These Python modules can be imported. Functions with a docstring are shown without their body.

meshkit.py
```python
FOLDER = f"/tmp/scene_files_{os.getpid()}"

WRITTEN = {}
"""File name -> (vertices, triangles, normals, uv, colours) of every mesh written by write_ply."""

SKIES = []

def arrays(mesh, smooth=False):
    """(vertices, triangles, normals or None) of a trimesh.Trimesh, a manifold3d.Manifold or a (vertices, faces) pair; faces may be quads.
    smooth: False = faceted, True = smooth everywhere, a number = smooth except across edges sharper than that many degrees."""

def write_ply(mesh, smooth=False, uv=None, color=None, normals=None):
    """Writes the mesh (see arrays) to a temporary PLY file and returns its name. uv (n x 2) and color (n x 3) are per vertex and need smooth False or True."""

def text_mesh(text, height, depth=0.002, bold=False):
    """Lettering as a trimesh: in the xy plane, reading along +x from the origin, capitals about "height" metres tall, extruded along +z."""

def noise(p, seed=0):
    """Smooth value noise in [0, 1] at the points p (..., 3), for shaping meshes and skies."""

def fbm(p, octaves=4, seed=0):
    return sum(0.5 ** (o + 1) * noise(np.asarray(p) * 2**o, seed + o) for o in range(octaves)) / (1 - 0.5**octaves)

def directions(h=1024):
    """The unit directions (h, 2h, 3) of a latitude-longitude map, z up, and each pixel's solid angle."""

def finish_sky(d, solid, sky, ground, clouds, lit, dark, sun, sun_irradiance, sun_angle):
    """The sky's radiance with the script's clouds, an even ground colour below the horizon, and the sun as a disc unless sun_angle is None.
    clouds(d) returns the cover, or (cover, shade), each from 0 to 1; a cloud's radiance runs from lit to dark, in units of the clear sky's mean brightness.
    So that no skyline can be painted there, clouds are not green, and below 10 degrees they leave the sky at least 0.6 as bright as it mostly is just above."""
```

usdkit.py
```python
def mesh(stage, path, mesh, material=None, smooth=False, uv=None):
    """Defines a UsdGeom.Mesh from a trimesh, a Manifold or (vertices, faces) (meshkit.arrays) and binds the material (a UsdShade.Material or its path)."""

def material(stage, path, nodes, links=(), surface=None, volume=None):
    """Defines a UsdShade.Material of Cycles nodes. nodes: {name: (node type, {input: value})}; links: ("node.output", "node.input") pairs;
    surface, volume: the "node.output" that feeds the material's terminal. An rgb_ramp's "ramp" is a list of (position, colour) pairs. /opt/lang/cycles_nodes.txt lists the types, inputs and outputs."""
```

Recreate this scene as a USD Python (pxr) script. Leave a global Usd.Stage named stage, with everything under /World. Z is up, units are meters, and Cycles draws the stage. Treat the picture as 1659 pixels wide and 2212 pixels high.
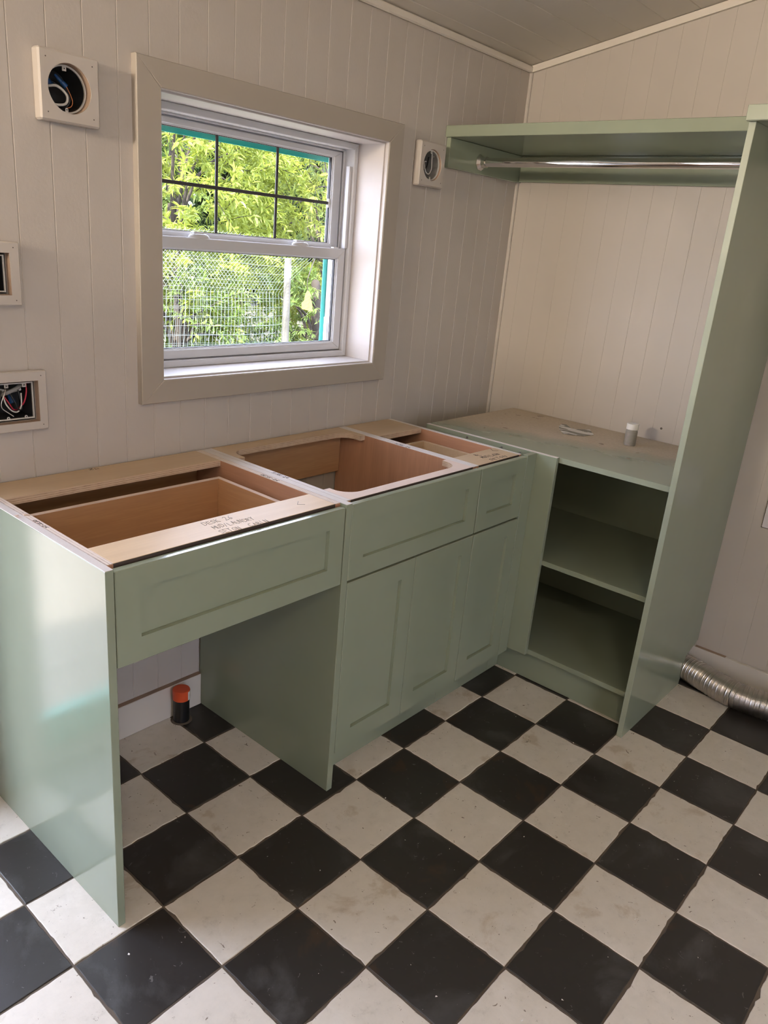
import math, random
import numpy as np, trimesh, usdkit, meshkit
import manifold3d as mf
from pxr import Usd, UsdGeom, UsdLux, Gf, UsdShade

random.seed(7)
RNG = np.random.default_rng(7)
PI = math.pi
stage = Usd.Stage.CreateInMemory()
UsdGeom.SetStageUpAxis(stage, 'Z')
UsdGeom.SetStageMetersPerUnit(stage, 1.0)
WORLD = UsdGeom.Xform.Define(stage, '/World')

# ------------------------------------------------------------------ camera, sky, sun, exposure
cam = UsdGeom.Camera.Define(stage, '/World/camera')
R = [[0.656144821, 0.196090773, -0.728712826], [-0.749916627, 0.277247882, -0.600631887], [0.084255717, 0.940575367, 0.328966493]]
CAM = (-1.0119, -1.6524, 1.5020)
m4 = Gf.Matrix4d(R[0][0], R[1][0], R[2][0], 0, R[0][1], R[1][1], R[2][1], 0, R[0][2], R[1][2], R[2][2], 0, CAM[0], CAM[1], CAM[2], 1)
cam.AddTransformOp().Set(m4)
cam.CreateHorizontalApertureAttr(36.0)
cam.CreateVerticalApertureAttr(36.0 * 2212 / 1659)
cam.CreateFocalLengthAttr(36.0 * 1661.8 / 1659)
cam.CreateClippingRangeAttr(Gf.Vec2f(0.02, 200))
cam.CreateExposureAttr(-0.47)

SKY = (0.73, 0.77, 1.0)
SKY_STRENGTH = 5.3
SUN_STRENGTH = 66000.0
FILL_LAMP = (1.0, 0.84, 0.66)  # colour of the two added fill lamps
FILL_STRENGTH = 560.0
FILL2_STRENGTH = 60.0
dome = UsdLux.DomeLight.Define(stage, '/World/sky')
dome.CreateColorAttr(Gf.Vec3f(*SKY))
dome.CreateIntensityAttr(SKY_STRENGTH)
sun = UsdLux.DistantLight.Define(stage, '/World/sun')
sun.CreateColorAttr(Gf.Vec3f(1.0, 0.95, 0.86))
sun.CreateIntensityAttr(SUN_STRENGTH)
sun.CreateAngleAttr(0.8)
sd = np.array([-0.80, -0.22, 0.78]); sd /= np.linalg.norm(sd)      # towards the sun
zx = np.cross([0, 0, 1.0], sd); zx /= np.linalg.norm(zx); zy = np.cross(sd, zx)
sun.AddTransformOp().Set(Gf.Matrix4d(*zx, 0, *zy, 0, *sd, 0, 0, 0, 0, 1))

# ------------------------------------------------------------------ main measures (metres)
YW = 0.192          # face of the wall with the window
XW = 1.885          # face of the wall on the right
XL = -4.0           # wall on the left, behind the camera
YR = -4.2           # wall at the rear, behind the camera
SLOPE = 0.2014
def ceil_z(y): return 2.196 + SLOPE * (YW - y)
TILE = 0.2206
PL = 0.0857
H = 0.876

# ------------------------------------------------------------------ helpers
BASE = {}
USED = {}
def numbered(parent, name):
    k = (parent, name); n = USED.get(k, 0); USED[k] = n + 1
    return name if n == 0 else f'{name}_{n:03d}'

def tag(prim, label=None, cat=None, group=None, kind=None):
    p = prim.GetPrim() if hasattr(prim, 'GetPrim') else prim
    for k, v in (('label', label), ('category', cat), ('group', group), ('kind', kind)):
        if v: p.SetCustomDataByKey(k, v)
    return prim

def path_of(parent): return '/World' if parent is None else str(parent.GetPath())

def thing(name, loc=(0, 0, 0), label=None, cat=None, group=None, kind=None, parent=None):
    pp = path_of(parent)
    x = UsdGeom.Xform.Define(stage, pp + '/' + numbered(pp, name))
    b = BASE.get(pp, np.zeros(3))
    loc = np.array(loc, float)
    x.AddTranslateOp().Set(Gf.Vec3d(*(loc - b)))
    BASE[str(x.GetPath())] = loc
    return tag(x, label, cat, group, kind)

def obj(name, mesh, mat, parent=None, smooth=False, label=None, cat=None, group=None, kind=None):
    pp = path_of(parent)
    v, f, _ = meshkit.arrays(mesh, False)
    b = BASE.get(pp, np.zeros(3))
    path = pp + '/' + numbered(pp, name)
    m = usdkit.mesh(stage, path, trimesh.Trimesh(v - b, f, process=False), mat, smooth=smooth)
    BASE[path] = b
    return tag(m, label, cat, group, kind)

def box(x0, x1, y0, y1, z0, z1, bev=0.0012):
    x0, x1 = sorted((x0, x1)); y0, y1 = sorted((y0, y1)); z0, z1 = sorted((z0, z1))
    b = min(bev, (x1 - x0) * .3, (y1 - y0) * .3, (z1 - z0) * .3)
    if b <= 1e-6: return mbox(x0, x1, y0, y1, z0, z1)
    pts = []
    for X, sx in ((x0, 1), (x1, -1)):
        for Y, sy in ((y0, 1), (y1, -1)):
            for Z, sz in ((z0, 1), (z1, -1)):
                pts += [(X + sx * b, Y + sy * b, Z), (X + sx * b, Y, Z + sz * b), (X, Y + sy * b, Z + sz * b)]
    return mf.Manifold.hull_points(np.array(pts))

def mbox(x0, x1, y0, y1, z0, z1):
    return mf.Manifold.cube([x1 - x0, y1 - y0, z1 - z0]).translate([x0, y0, z0])

def cat(*ms):
    vs, fs, n = [], [], 0
    for m in ms:
        v, f, _ = meshkit.arrays(m, False)
        vs.append(v); fs.append(f + n); n += len(v)
    return trimesh.Trimesh(np.vstack(vs), np.vstack(fs), process=False)

def cyl_y(cx, cz, r, y0, y1, n=40):
    """cylinder along y"""
    c = mf.Manifold.cylinder(y1 - y0, r, r, n).rotate([-90, 0, 0])
    return c.translate([cx, y0, cz])

def lathe(profile, n=32):
    """profile: (r, z) list; closed surface of revolution about z"""
    P = np.array(profile, float); a = np.linspace(0, 2 * PI, n, endpoint=False)
    v = np.stack([np.outer(P[:, 0], np.cos(a)), np.outer(P[:, 0], np.sin(a)), np.repeat(P[:, 1:2], n, 1)], -1).reshape(-1, 3)
    f = []
    for i in range(len(P) - 1):
        for j in range(n):
            k = (j + 1) % n
            f += [(i * n + j, i * n + k, (i + 1) * n + k), (i * n + j, (i + 1) * n + k, (i + 1) * n + j)]
    return trimesh.Trimesh(v, np.array(f), process=False)

def spline(pts, n=24):
    P = np.array(pts, float); P = np.vstack([2 * P[0] - P[1], P, 2 * P[-1] - P[-2]])
    out = []
    for i in range(1, len(P) - 2):
        for t in np.linspace(0, 1, n, endpoint=False):
            a, b, c, d = P[i - 1], P[i], P[i + 1], P[i + 2]
            out.append(.5 * ((2 * b) + (-a + c) * t + (2 * a - 5 * b + 4 * c - d) * t * t + (-a + 3 * b - 3 * c + d) * t ** 3))
    out.append(P[-2]); return np.array(out)

def tube(path, r, n=8, caps=True):
    p = np.array(path, float); m = len(p)
    r = np.broadcast_to(np.asarray(r, float), (m,))
    t = np.gradient(p, axis=0); t /= np.linalg.norm(t, axis=1, keepdims=True) + 1e-12
    u = np.cross(t[0], [0, 0, 1.0])
    if np.linalg.norm(u) < .1: u = np.cross(t[0], [1.0, 0, 0])
    u /= np.linalg.norm(u); rings = []
    a = np.linspace(0, 2 * PI, n, endpoint=False)
    for i in range(m):
        u = u - t[i] * (u @ t[i]); u /= np.linalg.norm(u); w = np.cross(t[i], u)
        rings.append(p[i] + r[i] * (np.outer(np.cos(a), u) + np.outer(np.sin(a), w)))
    v = np.vstack(rings); f = []
    for i in range(m - 1):
        for j in range(n):
            k = (j + 1) % n
            f += [(i * n + j, i * n + k, (i + 1) * n + k), (i * n + j, (i + 1) * n + k, (i + 1) * n + j)]
    if caps:
        v = np.vstack([v, p[0], p[-1]]); c0, c1 = m * n, m * n + 1
        for j in range(n):
            k = (j + 1) % n
            f += [(c0, k, j), (c1, (m - 1) * n + j, (m - 1) * n + k)]
    return trimesh.Trimesh(v, np.array(f), process=False)

# ------------------------------------------------------------------ materials
MAT = {}
def material(name, nodes, links, surface='p.BSDF'):
    MAT[name] = usdkit.material(stage, '/World/Looks/' + name, nodes, links, surface=surface); return MAT[name]

def plain(name, col, rough=.5, metal=0., spec=.5, bump=0., bscale=300., var=0., **kw):
    nodes = {'p': ('principled_bsdf', {'base_color': col, 'roughness': rough, 'metallic': metal, 'specular_ior_level': spec, **kw})}
    links = []
    if bump or var:
        nodes['g'] = ('geometry', {})
    if bump:
        nodes['n'] = ('noise_texture', {'scale': bscale, 'detail': 3.0})
        nodes['b'] = ('bump', {'strength': bump, 'distance': .001})
        links += [('g.position', 'n.vector'), ('n.fac', 'b.height'), ('b.normal', 'p.normal')]
    if var:
        nodes['n2'] = ('noise_texture', {'scale': 5.0, 'detail': 5.0, 'roughness': .65})
        nodes['r2'] = ('rgb_ramp', {'ramp': [(.3, tuple(c * (1 - var) for c in col)), (.7, tuple(min(1, c * (1 + var * .5)) for c in col))]})
        links += [('g.position', 'n2.vector'), ('n2.fac', 'r2.fac'), ('r2.color', 'p.base_color')]
    return material(name, nodes, links)

plain('wall_paint', (.50, .458, .415), .45, bump=.25, bscale=120., var=.02)
plain('ceiling_paint', (.70, .65, .58), .5, bump=.25, bscale=120.)
plain('trim_paint', (.385, .345, .295), .42, bump=.15, bscale=150.)
plain('baseboard_paint', (.62, .585, .54), .42, bump=.15, bscale=150.)
plain('jamb_paint', (.52, .485, .465), .42, bump=.2, bscale=150.)
plain('vinyl', (.62, .615, .62), .35)
plain('raw_mdf', (.34, .24, .175), .8, bump=.4, bscale=700., var=.15)
plain('muntin_dark', (.05, .045, .045), .45)
plain('gasket', (.012, .012, .014), .5)
plain('teal_film', (.02, .42, .36), .35)
plain('green_paint', (.262, .300, .222), .15, bump=.06, bscale=260., var=.03)
plain('green_edge', (.32, .36, .28), .25, bump=.06, bscale=260.)
plain('dark_plastic', (.018, .019, .021), .4)
plain('grey_plastic', (.30, .30, .29), .5)
plain('box_rim', (.55, .54, .51), .5)
plain('steel', (.55, .55, .55), .32, metal=1.)
plain('chrome', (.78, .77, .76), .07, metal=1.)
plain('duct_metal', (.60, .575, .55), .24, metal=1.)
plain('wire_white', (.72, .70, .66), .45)
plain('wire_black', (.015, .015, .016), .35)
plain('wire_red', (.50, .03, .06), .4)
plain('wire_copper', (.62, .22, .08), .35, metal=.4)
plain('wire_bare', (.72, .70, .68), .3, metal=.8)
plain('blue_nut', (.012, .075, .24), .4)
plain('pipe_black', (.012, .013, .015), .3)
plain('orange_cap', (.66, .085, .022), .45, bump=.2, bscale=500.)
plain('white_strip', (.75, .74, .72), .5)
plain('cap_white', (.82, .81, .80), .4)
plain('plate_white', (.66, .62, .66), .4)
plain('ink', (.03, .028, .028), .6)
plain('pencil', (.27, .22, .155), .6)
plain('crumb_white', (.75, .73, .70), .8)
plain('nail_dark', (.10, .085, .07), .7)
plain('grass', (.19, .34, .05), .6)
plain('bark', (.035, .026, .02), .9, bump=.6, bscale=60., var=.3)
plain('post_wood', (.12, .112, .095), .8, bump=.6, bscale=40., var=.3)
plain('mesh_wire', (.22, .25, .26), .4, metal=.2)
plain('black_felt', (.010, .010, .011), .9)
plain('tag_yellow', (.42, .23, .045), .6, var=.15)
plain('ground', (.15, .145, .10), .95, bump=.5, bscale=12., var=.4)
plain('deck', (.36, .30, .26), .8, bump=.4, bscale=30., var=.12)
plain('lamp_body', (.75, .75, .74), .4)
plain('siding', (.6, .6, .58), .7)
plain('shaded_edge', (.055, .04, .032), .7)  # dark brown that paints shade onto the rail fronts
plain('dust_chip', (.36, .29, .22), .9)
material('fill_glow', {'e': ('emission', {'color': FILL_LAMP, 'strength': FILL_STRENGTH})}, [], surface='e.emission')
material('fill_glow_dim', {'e': ('emission', {'color': FILL_LAMP, 'strength': FILL2_STRENGTH})}, [], surface='e.emission')
material('window_glass', {'t': ('transparent_bsdf', {'color': (.97, .985, .975)}), 'g': ('glossy_bsdf', {'color': (1, 1, 1), 'roughness': 0.0}),
                          'f': ('layer_weight', {'blend': .5}), 'pw': ('math', {'math_type': 'power', 'value2': 5.0}), 'fa': ('math', {'math_type': 'multiply_add', 'value2': .95, 'value3': .04}), 'm': ('mix_closure', {})},
         [('f.facing', 'pw.value1'), ('pw.value', 'fa.value1'), ('fa.value', 'm.fac'), ('t.BSDF', 'm.closure1'), ('g.BSDF', 'm.closure2')], surface='m.closure')

def leaf_mat(name, c1, c2, trans):
    material(name, {'g': ('geometry', {}), 'rp': ('rgb_ramp', {'ramp': [(0, c1), (1, c2)]}),
                    'p': ('principled_bsdf', {'roughness': .45, 'specular_ior_level': .35}), 'tr': ('translucent_bsdf', {'color': trans}), 'm': ('mix_closure', {'fac': .38})},
             [('g.random_per_island', 'rp.fac'), ('rp.color', 'p.base_color'), ('p.BSDF', 'm.closure1'), ('tr.BSDF', 'm.closure2')], surface='m.closure')
leaf_mat('leaf_bright', (.19, .24, .045), (.52, .52, .15), (.42, .46, .07))
leaf_mat('leaf_mid', (.11, .17, .045), (.32, .35, .11), (.27, .33, .07))
leaf_mat('leaf_dark', (.02, .04, .012), (.06, .10, .03), (.05, .10, .02))
leaf_mat('grass_blade', (.09, .16, .04), (.26, .27, .13), (.16, .24, .06))

def wood(name, c1, c2, axis, rough=.45, stretch=14., scale=9., spec=.4):
    sc = [1., 1., 1.]
    for k in range(3):
        sc[k] = 1. if k == axis else stretch
    material(name, {'g': ('geometry', {}), 'mp': ('mapping', {'scale': tuple(s * scale / stretch for s in sc)}),
                    'n': ('noise_texture', {'scale': 3.0, 'detail': 6.0, 'roughness': .6, 'distortion': .6}),
                    'n3': ('noise_texture', {'scale': 22.0, 'detail': 3.0}),
                    'mx': ('mix', {'fac': .3}),
                    'r': ('rgb_ramp', {'ramp': [(.30, c1), (.52, tuple((a + b) / 2 for a, b in zip(c1, c2))), (.56, tuple(a * .35 + b * .65 for a, b in zip(c1, c2))), (.75, c2)]}),
                    'b': ('bump', {'strength': .08, 'distance': .001}),
                    'p': ('principled_bsdf', {'roughness': rough, 'specular_ior_level': spec})},
             [('g.position', 'mp.vector'), ('mp.vector', 'n.vector'), ('mp.vector', 'n3.vector'), ('n.color', 'mx.color1'), ('n3.color', 'mx.color2'),
              ('mx.color', 'r.fac'), ('r.color', 'p.base_color'), ('n3.fac', 'b.height'), ('b.normal', 'p.normal')])
wood('maple_x', (.41, .23, .12), (.56, .34, .185), 0)
wood('maple_y', (.42, .24, .125), (.58, .35, .19), 1)
wood('cherry_z', (.36, .185, .11), (.50, .27, .165), 2)
wood('cherry_y', (.40, .21, .13), (.54, .30, .19), 1)
wood('birch_x', (.52, .38, .245), (.60, .45, .295), 0)
wood('birch_front', (.66, .49, .315), (.76, .585, .39), 0)

def ply(name, axis, period, ca, cb):
    material(name, {'g': ('geometry', {}), 's': ('separate_xyz', {}), 'k': ('math', {'math_type': 'multiply', 'value2': 2 * PI / period}),
                    'si': ('math', {'math_type': 'sine'}), 'r': ('rgb_ramp', {'ramp': [(0, cb), (.45, ca), (1, ca)]}),
                    'n': ('noise_texture', {'scale': 60.0, 'detail': 3.0}), 'ad': ('math', {'math_type': 'multiply_add', 'value2': 1.6, 'value3': -.6}),
                    'su': ('math', {'math_type': 'add'}),
                    'mr': ('map_range', {'from_min': -1.2, 'from_max': 1.2, 'to_min': 0., 'to_max': 1.}), 'p': ('principled_bsdf', {'roughness': .75, 'specular_ior_level': .25})},
             [('g.position', 's.vector'), ('s.' + 'xyz'[axis], 'k.value1'), ('k.value', 'si.value1'), ('g.position', 'n.vector'), ('n.fac', 'ad.value1'),
              ('si.value', 'su.value1'), ('ad.value', 'su.value2'), ('su.value', 'mr.value'), ('mr.result', 'r.fac'), ('r.color', 'p.base_color')])
ply('ply_edge_z', 2, .0052, (.62, .47, .34), (.27, .18, .12))
ply('ply_edge_x', 0, .0062, (.74, .65, .58), (.42, .32, .27))
plain('raw_edge_pale', (.70, .655, .63), .6, bump=.4, bscale=400., var=.08)
plain('raw_edge_pink', (.76, .62, .54), .7, bump=.4, bscale=400., var=.08)

# worn tiles: pale and dark, each tile shifted by its own random number
def tile_mat(name, base, tan, pale, pit, rough):
    material(name, {'g': ('geometry', {}), 'o': ('object_info', {}), 'm1': ('math', {'math_type': 'multiply', 'value2': 37.0}), 'cx': ('combine_xyz', {}),
                    'va': ('vector_math', {'math_type': 'add'}),
                    'n1': ('noise_texture', {'scale': 5.5, 'detail': 7.0, 'roughness': .62, 'distortion': .5}),
                    'r1': ('rgb_ramp', {'ramp': [(.34, pale), (.46, base), (.60, base), (.66, tan), (.85, tan)]}),
                    'n2': ('noise_texture', {'scale': 24.0, 'detail': 7.0, 'roughness': .72}),
                    'r2': ('rgb_ramp', {'ramp': [(.25, (.76, .755, .74)), (.42, (.95, .95, .945)), (.6, (1.0, 1.0, 1.0))]}),
                    'mu': ('mix', {'mix_type': 'multiply', 'fac': 1.0}),
                    'n3': ('noise_texture', {'scale': 58.0, 'detail': 4.0, 'roughness': .6, 'distortion': 1.2}),
                    'r3': ('rgb_ramp', {'ramp': [(.672, (0, 0, 0)), (.705, (1, 1, 1))]}),
                    'mp': ('mix', {'mix_type': 'mix', 'color2': pit}),
                    'rr': ('rgb_ramp', {'ramp': [(.3, (rough, rough, rough)), (.7, (rough + .16, rough + .16, rough + .16))]}),
                    'b': ('bump', {'strength': .35, 'distance': .0012}),
                    'p': ('principled_bsdf', {'specular_ior_level': .5})},
             [('o.random', 'm1.value1'), ('m1.value', 'cx.x'), ('m1.value', 'cx.y'), ('g.position', 'va.vector1'), ('cx.vector', 'va.vector2'),
              ('va.vector', 'n1.vector'), ('va.vector', 'n2.vector'), ('va.vector', 'n3.vector'), ('n1.fac', 'r1.fac'), ('n2.fac', 'r2.fac'),
              ('r1.color', 'mu.color1'), ('r2.color', 'mu.color2'), ('n3.fac', 'r3.fac'), ('mu.color', 'mp.color1'), ('r3.color', 'mp.fac'), ('mp.color', 'p.base_color'),
              ('n1.fac', 'rr.fac'), ('rr.color', 'p.roughness'), ('n2.fac', 'b.height'), ('b.normal', 'p.normal')])
tile_mat('tile_pale', (.70, .655, .585), (.58, .51, .42), (.76, .715, .65), (.22, .18, .14), .36)
tile_mat('tile_dark', (.030, .027, .025), (.052, .036, .025), (.066, .065, .064), (.13, .125, .12), .30)
plain('grout', (.135, .108, .085), .9, bump=.8, bscale=500., var=.35)

# dusty painted top of the corner cabinet: sawdust over green, thinning out along the front and left edges
material('dusty_top', {'g': ('geometry', {}), 's': ('separate_xyz', {}),
                       'n': ('noise_texture', {'scale': 7.0, 'detail': 6.0, 'roughness': .65}),
                       'n2': ('noise_texture', {'scale': 90.0, 'detail': 3.0}),
                       'kx': ('math', {'math_type': 'multiply_add', 'value2': 7.0, 'value3': -9.1}),
                       'ky': ('math', {'math_type': 'multiply_add', 'value2': 1.9}),
                       'ka': ('math', {'math_type': 'multiply_add', 'value2': 1.7, 'value3': -1.05}),
                       'su': ('math', {'math_type': 'add', 'use_clamp': True}),
                       'mx': ('mix', {'color1': (.262, .300, .222)}), 'rd': ('rgb_ramp', {'ramp': [(.2, (.48, .40, .305)), (.8, (.57, .485, .385))]}),
                       'rr': ('map_range', {'from_min': 0., 'from_max': .8, 'to_min': .22, 'to_max': .8}),
                       'p': ('principled_bsdf', {})},
         [('g.position', 's.vector'), ('g.position', 'n.vector'), ('g.position', 'n2.vector'), ('s.x', 'kx.value1'), ('s.y', 'ky.value1'), ('kx.value', 'ky.value3'),
          ('n.fac', 'ka.value1'), ('ky.value', 'su.value1'), ('ka.value', 'su.value2'), ('su.value', 'mx.fac'), ('n2.fac', 'rd.fac'), ('rd.color', 'mx.color2'),
          ('mx.color', 'p.base_color'), ('su.value', 'rr.value'), ('rr.result', 'p.roughness')])
material('scrap_paper', {'g': ('geometry', {}), 'mp': ('mapping', {'rotation': (0, 0, .95), 'scale': (26., 9., 1.)}), 'n': ('noise_texture', {'scale': 1.0, 'detail': 5.0, 'roughness': .55, 'distortion': .5}),
                         'r': ('rgb_ramp', {'ramp': [(.49, (.26, .25, .215)), (.52, (.72, .70, .68))]}), 'p': ('principled_bsdf', {'roughness': .7})},
         [('g.position', 'mp.vector'), ('mp.vector', 'n.vector'), ('n.fac', 'r.fac'), ('r.color', 'p.base_color')])
material('jar_body', {'g': ('geometry', {}), 's': ('separate_xyz', {}), 'n': ('noise_texture', {'scale': 60.0, 'detail': 4.0}),
                      'k': ('math', {'math_type': 'multiply_add', 'value2': -38.0, 'value3': 63.6}), 'a': ('math', {'math_type': 'multiply_add', 'value2': 1.2}),
                      'r': ('rgb_ramp', {'ramp': [(.25, (.30, .285, .26)), (.75, (.42, .33, .36))]}), 'p': ('principled_bsdf', {'roughness': .5})},
         [('g.position', 's.vector'), ('g.position', 'n.vector'), ('s.x', 'k.value1'), ('k.value', 'a.value3'), ('n.fac', 'a.value1'), ('a.value', 'r.fac'), ('r.color', 'p.base_color')])

# ------------------------------------------------------------------ floor: grout bed and single tiles
floor = thing('floor', label='black and white checkerboard floor of worn square tiles with dark grout', kind='structure')
obj('grout', mbox(XL, XW + .02, YR, YW + .012, -.05, -.0022), MAT['grout'], floor)

def tile_mesh(x0, x1, y0, y1, pale):
    n = 12; amp = .0011 if pale else .0006
    ring = []
    for (ax, ay), (bx, by), nx, ny in (((x0, y0), (x1, y0), 0, 1), ((x1, y0), (x1, y1), -1, 0), ((x1, y1), (x0, y1), 0, -1), ((x0, y1), (x0, y0), 1, 0)):
        for i in range(n):
            t = i / n
            d = abs(RNG.normal()) * amp * (1.0 if i else .4)
            if RNG.random() < (.06 if pale else .02): d += RNG.uniform(.0015, .004)
            t2 = t + (RNG.uniform(-.3, .3) / n if i else 0)
            ring.append((ax + (bx - ax) * t2 + nx * d, ay + (by - ay) * t2 + ny * d))
    ring = np.array(ring); c = ring.mean(0); m = len(ring)
    dz = RNG.normal() * .00025; tx, ty = RNG.normal(size=2) * .0006
    def lay(inset, z):
        v = c + (ring - c) * (1 - inset / .1)
        return np.c_[v, z + dz + tx * (v[:, 0] - c[0]) + ty * (v[:, 1] - c[1])]
    v = np.vstack([lay(0, -.008), lay(0, -.0014), lay(.0013, 0), [[*c, dz]]]); f = []
    for k in range(2):
        for i in range(m):
            j = (i + 1) % m
            f += [(k * m + i, k * m + j, (k + 1) * m + j), (k * m + i, (k + 1) * m + j, (k + 1) * m + i)]
    for i in range(m): f.append((2 * m + i, 2 * m + (i + 1) % m, 3 * m))
    return trimesh.Trimesh(v, np.array(f), process=False)

rest = {True: [], False: []}
for i in range(-19, 9):
    for j in range(-19, 1):
        x0, x1, y0, y1 = i * TILE, (i + 1) * TILE, j * TILE, (j + 1) * TILE
        g = .0019
        x0, x1, y0, y1 = max(x0 + g, XL), min(x1 - g, XW), y0 + g, min(y1 - g, YW)
        if x1 - x0 < .03 or y1 - y0 < .03: continue
        pale = (i + j) % 2 == 0
        mesh = tile_mesh(x0, x1, y0, y1, pale)
        if i >= -6 and j >= -11: obj('tile', mesh, MAT['tile_pale' if pale else 'tile_dark'], floor)
        else: rest[pale].append(mesh)
for pale in (True, False):
    obj('far_tiles', cat(*rest[pale]), MAT['tile_pale' if pale else 'tile_dark'], floor, kind='stuff')

# ------------------------------------------------------------------ window wall of vertical planks
WX0, WX1, WZ0, WZ1 = .204, 1.0625, 1.0965, 1.8125          # casing inner edge
JX0, JX1, JZ0, JZ1 = WX0 + .006, WX1 - .006, WZ0 + .006, WZ1 - .006
DX0, DX1, DZ1 = -1.40, -.44, 2.03                           # glazed door opening
ROUND = [(-.0375, 1.7655), (1.285, 1.7700)]
HOLE_R = .0505
BOX_L = (-.263, -.1935, 1.318, 1.4105)
BOX_M = (-.286, -.1465, 1.0205, 1.1205)
cutters = [mbox(JX0 - .015, JX1 + .015, .1, .6, JZ0 - .015, JZ1 + .015), mbox(DX0 - .02, DX1 + .02, .1, .6, -.2, DZ1 + .02)]
for cx, cz in ROUND: cutters.append(cyl_y(cx, cz, HOLE_R - .0005, .1, .30))
for b in (BOX_L, BOX_M): cutters.append(mbox(b[0] + .001, b[1] - .001, .1, .30, b[2] + .001, b[3] - .001))
CUT = mf.Manifold.batch_boolean(cutters, mf.OpType.Add)
def prism(poly, z0, z1):
    return mf.Manifold.extrude(mf.CrossSection([poly]), z1 - z0).translate([0, 0, z0])
wall_back = thing('wall_back', label='white painted wall of vertical grooved boards around the window', kind='structure')
obj('wall_core', mbox(XL - .15, XW + .15, .2045, .345, -.3, 2.6) - CUT, MAT['siding'], wall_back)
top_z = ceil_z(YW) + .02
edges = [XL] + [.0132 + PL * k for k in range(-46, 22) if .0132 + PL * k > XL + .02] + [XW]
for a, b in zip(edges[:-1], edges[1:]):
    g, c = .0, .0018
    pm = prism([(a + g, .204), (a + g, YW + c * .9), (a + g + c, YW), (b - g - c, YW), (b - g, YW + c * .9), (b - g, .204)], 0, top_z)
    if pm.volume() < 0 or pm.num_tri() == 0:
        pm = prism([(b - g, .204), (b - g, YW + c * .9), (b - g - c, YW), (a + g + c, YW), (a + g, YW + c * .9), (a + g, .204)], 0, top_z)
    for piece in (pm - CUT).decompose():
        if piece.volume() > 2e-6: obj('plank', piece, MAT['wall_paint'], wall_back)
obj('groove_backing', mbox(XL, XW, .2035, .2048, 0, top_z) - CUT, MAT['wall_paint'], wall_back)

wall_right = thing('wall_right', loc=(XW, 0, 0), label='white painted boarded wall on the right behind the open shelves', kind='structure')
obj('wall_core', mbox(XW + .0125, XW + .15, YR - .1, .345, -.3, 3.2), MAT['siding'], wall_right)
ys = [YW] + [.125 - PL * k for k in range(0, 51) if .125 - PL * k > YR + .02] + [YR]
for b, a in zip(ys[:-1], ys[1:]):
    g, c = .0, .0009
    pm = prism([(XW + .012, a + g), (XW + .012, b - g), (XW + c * .9, b - g), (XW, b - g - c), (XW, a + g + c), (XW + c * .9, a + g)], 0, 3.3)
    if pm.num_tri() == 0:
        pm = prism([(XW + .012, b - g), (XW + .012, a + g), (XW + c * .9, a + g), (XW, a + g + c), (XW, b - g - c), (XW + c * .9, b - g)], 0, 3.3)
    n = np.array([0, -SLOPE, -1.0]); n /= np.linalg.norm(n)
    pm = pm.trim_by_plane(list(n), float(n @ np.array([0, YW, ceil_z(YW) + .02])))
    obj('plank', pm, MAT['wall_paint'], wall_right)
obj('wall_left', mbox(XL - .15, XL, YR - .1, .345, -.3, 3.4), MAT['wall_paint'], kind='structure', label='plain left wall of the room')
RO = (-1.35, -.40, .02, 2.0)                                # rear glazed opening, added out of view to bring in low daylight
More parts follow.
